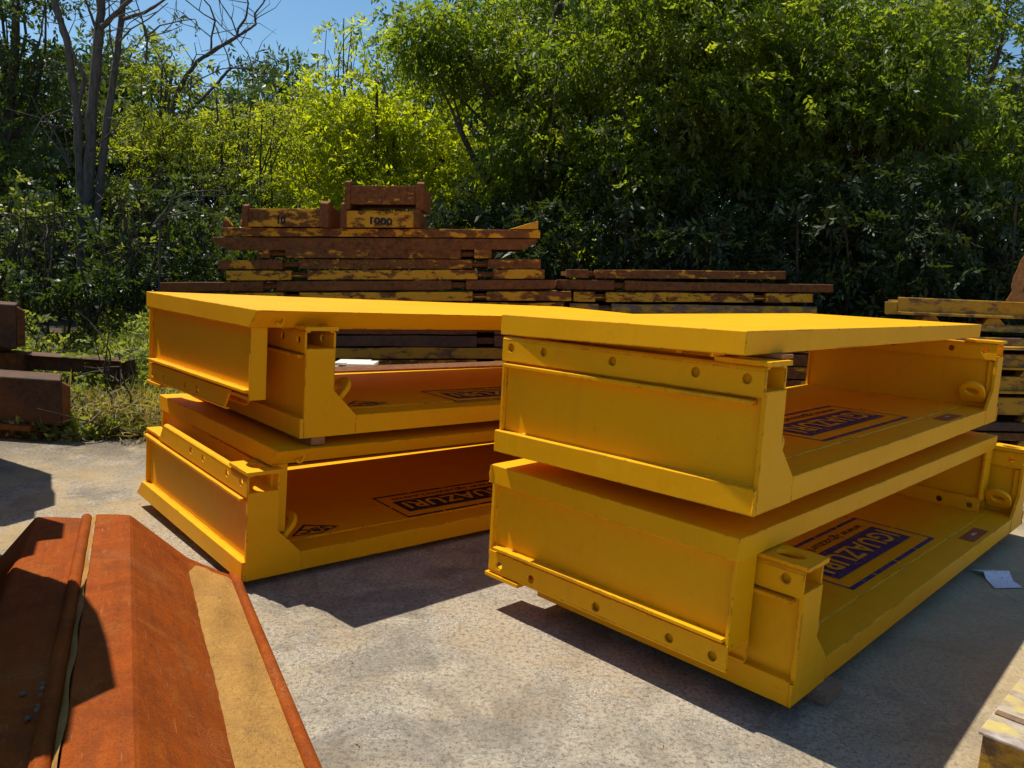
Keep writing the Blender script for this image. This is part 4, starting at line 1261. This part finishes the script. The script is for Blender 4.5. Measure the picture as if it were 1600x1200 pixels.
bare_tree('dead_tree', 'leaning dead tree with forked bare branches reaching across the blue sky', 13.2, [
    ([(255, 330), (262, 200), (275, 150), (290, 120), (310, 95), (340, 75), (370, 58)], .045, .026, 0),
    ([(370, 58), (390, 45), (400, 38), (398, 22), (412, 4), (416, -15)], .024, .010, 0), ([(370, 58), (372, 45), (384, 28), (388, 5), (380, -20)], .026, .008, 0),
    ([(330, 83), (330, 60), (336, 32), (328, 10), (310, -10)], .022, .008, 0), ([(336, 32), (318, 22), (290, 0), (270, -20)], .013, .006, 0), ([(336, 30), (350, 45), (368, 58)], .010, .006, 0), ([(370, 52), (362, 30), (345, 5), (338, -15)], .014, .006, 0),
    ([(258, 220), (280, 195), (310, 160), (338, 132), (355, 112), (362, 106)], .036, .02, .3), ([(362, 106), (390, 108), (398, 95), (415, 97)], .016, .005, .3), ([(360, 106), (355, 85), (342, 55), (335, 35)], .014, .007, .3),
    ([(290, 145), (310, 125), (345, 108), (362, 106)], .014, .008, .2), ([(395, 107), (388, 85), (372, 62)], .012, .006, .2), ([(296, 118), (300, 100), (307, 85)], .014, .008, 0), ([(290, 140), (296, 125), (310, 118)], .010, .005, .0), ([(330, 58), (310, 42), (288, 22)], .010, .004, 0), ([(388, 12), (400, 22), (402, 30)], .008, .004, 0), ([(398, 98), (400, 88), (399, 82)], .008, .004, .2)])
bare_tree('dead_branch', 'thin pale dead branches lying over the bushes left of the rusty panels', 9.0, [
    ([(250, 345), (270, 310), (300, 300), (330, 297), (350, 300)], .012, .005, 0), ([(262, 330), (285, 318), (318, 312)], .010, .004, 0), ([(240, 350), (262, 325), (270, 300), (262, 285)], .010, .004, 0),
    ([(255, 340), (300, 330), (330, 336), (345, 335)], .009, .004, 0), ([(330, 330), (345, 300), (352, 275), (356, 262)], .008, .003, 0)], 'branch', ('branch', 'branch'))

# --- weeds and ground cover
def weeds():
    n = 42000
    x = rng.uniform(-9.5, -1.6, n); y = rng.uniform(6.3, 9.7, n)
    edge = 6.55 + .25 * np.sin(x * 2.1) + .15 * np.sin(x * 5.3)
    lim = np.where(x > -2.6, 7.0 + (x + 2.6) * 1.2, edge)
    ok = y > lim
    x, y, lim = x[ok], y[ok], lim[ok]
    prof = np.clip((y - lim) / 1.2, .08, 1)
    h = rng.uniform(0, 1, len(x)) ** .7 * (.45 * prof + .40 * np.clip((y - lim - 1.0) / 1.6, 0, 1) + .06) * (.75 + .25 * np.sin(x * 3.1 + y * 2.3))
    P = np.stack([x, y, h + .03], 1)
    T = np.clip(.5 + .3 * np.sin(x * 1.7) * np.sin(y * 2.9) + rng.normal(size=len(x)) * .15, 0, 1)
    o = leaves('weeds', P, .06, ML_WEED, None, .55, 7, .9, -.1, .4, T)
    tag(o, 'sunlit green weeds and ivy growing over the bank at the left', 'weeds', kind='stuff')
    n = 700
    x = rng.uniform(-4.2, -2.3, n); y = rng.uniform(6.5, 7.3, n)
    P = np.stack([x, y, rng.uniform(0, .25, n)], 1)
    o = leaves('dry_grass', P, .16, ML_STRAW, None, .07, 6, .35, -1.3, .5)
    tag(o, 'dry straw coloured grass stalks in front of the weeds', 'grass', kind='stuff')
    n = 900
    x = rng.uniform(-7, 9, n); y = rng.uniform(8.8, 11, n)
    P = np.stack([x, y, rng.uniform(.02, .35, n)], 1)
    o = leaves('undergrowth', P, .09, ML_DARK, None, .4, 7, .9, -.2, .4)
    tag(o, 'dark undergrowth on the soil below the trees', 'undergrowth', kind='stuff')
weeds()
def litter():
    P = []
    for _ in range(260):
        x = rng.uniform(-2.6, 3.2); y = rng.uniform(1.9, 7)
        P.append((x, y, .004))
    o = leaves('leaf_litter', np.array(P), .016, ML_STRAW, None, .4, 2, .4, .0, .6)
    tag(o, 'tiny dry leaf scraps scattered on the concrete', 'leaf litter', kind='stuff')
litter()
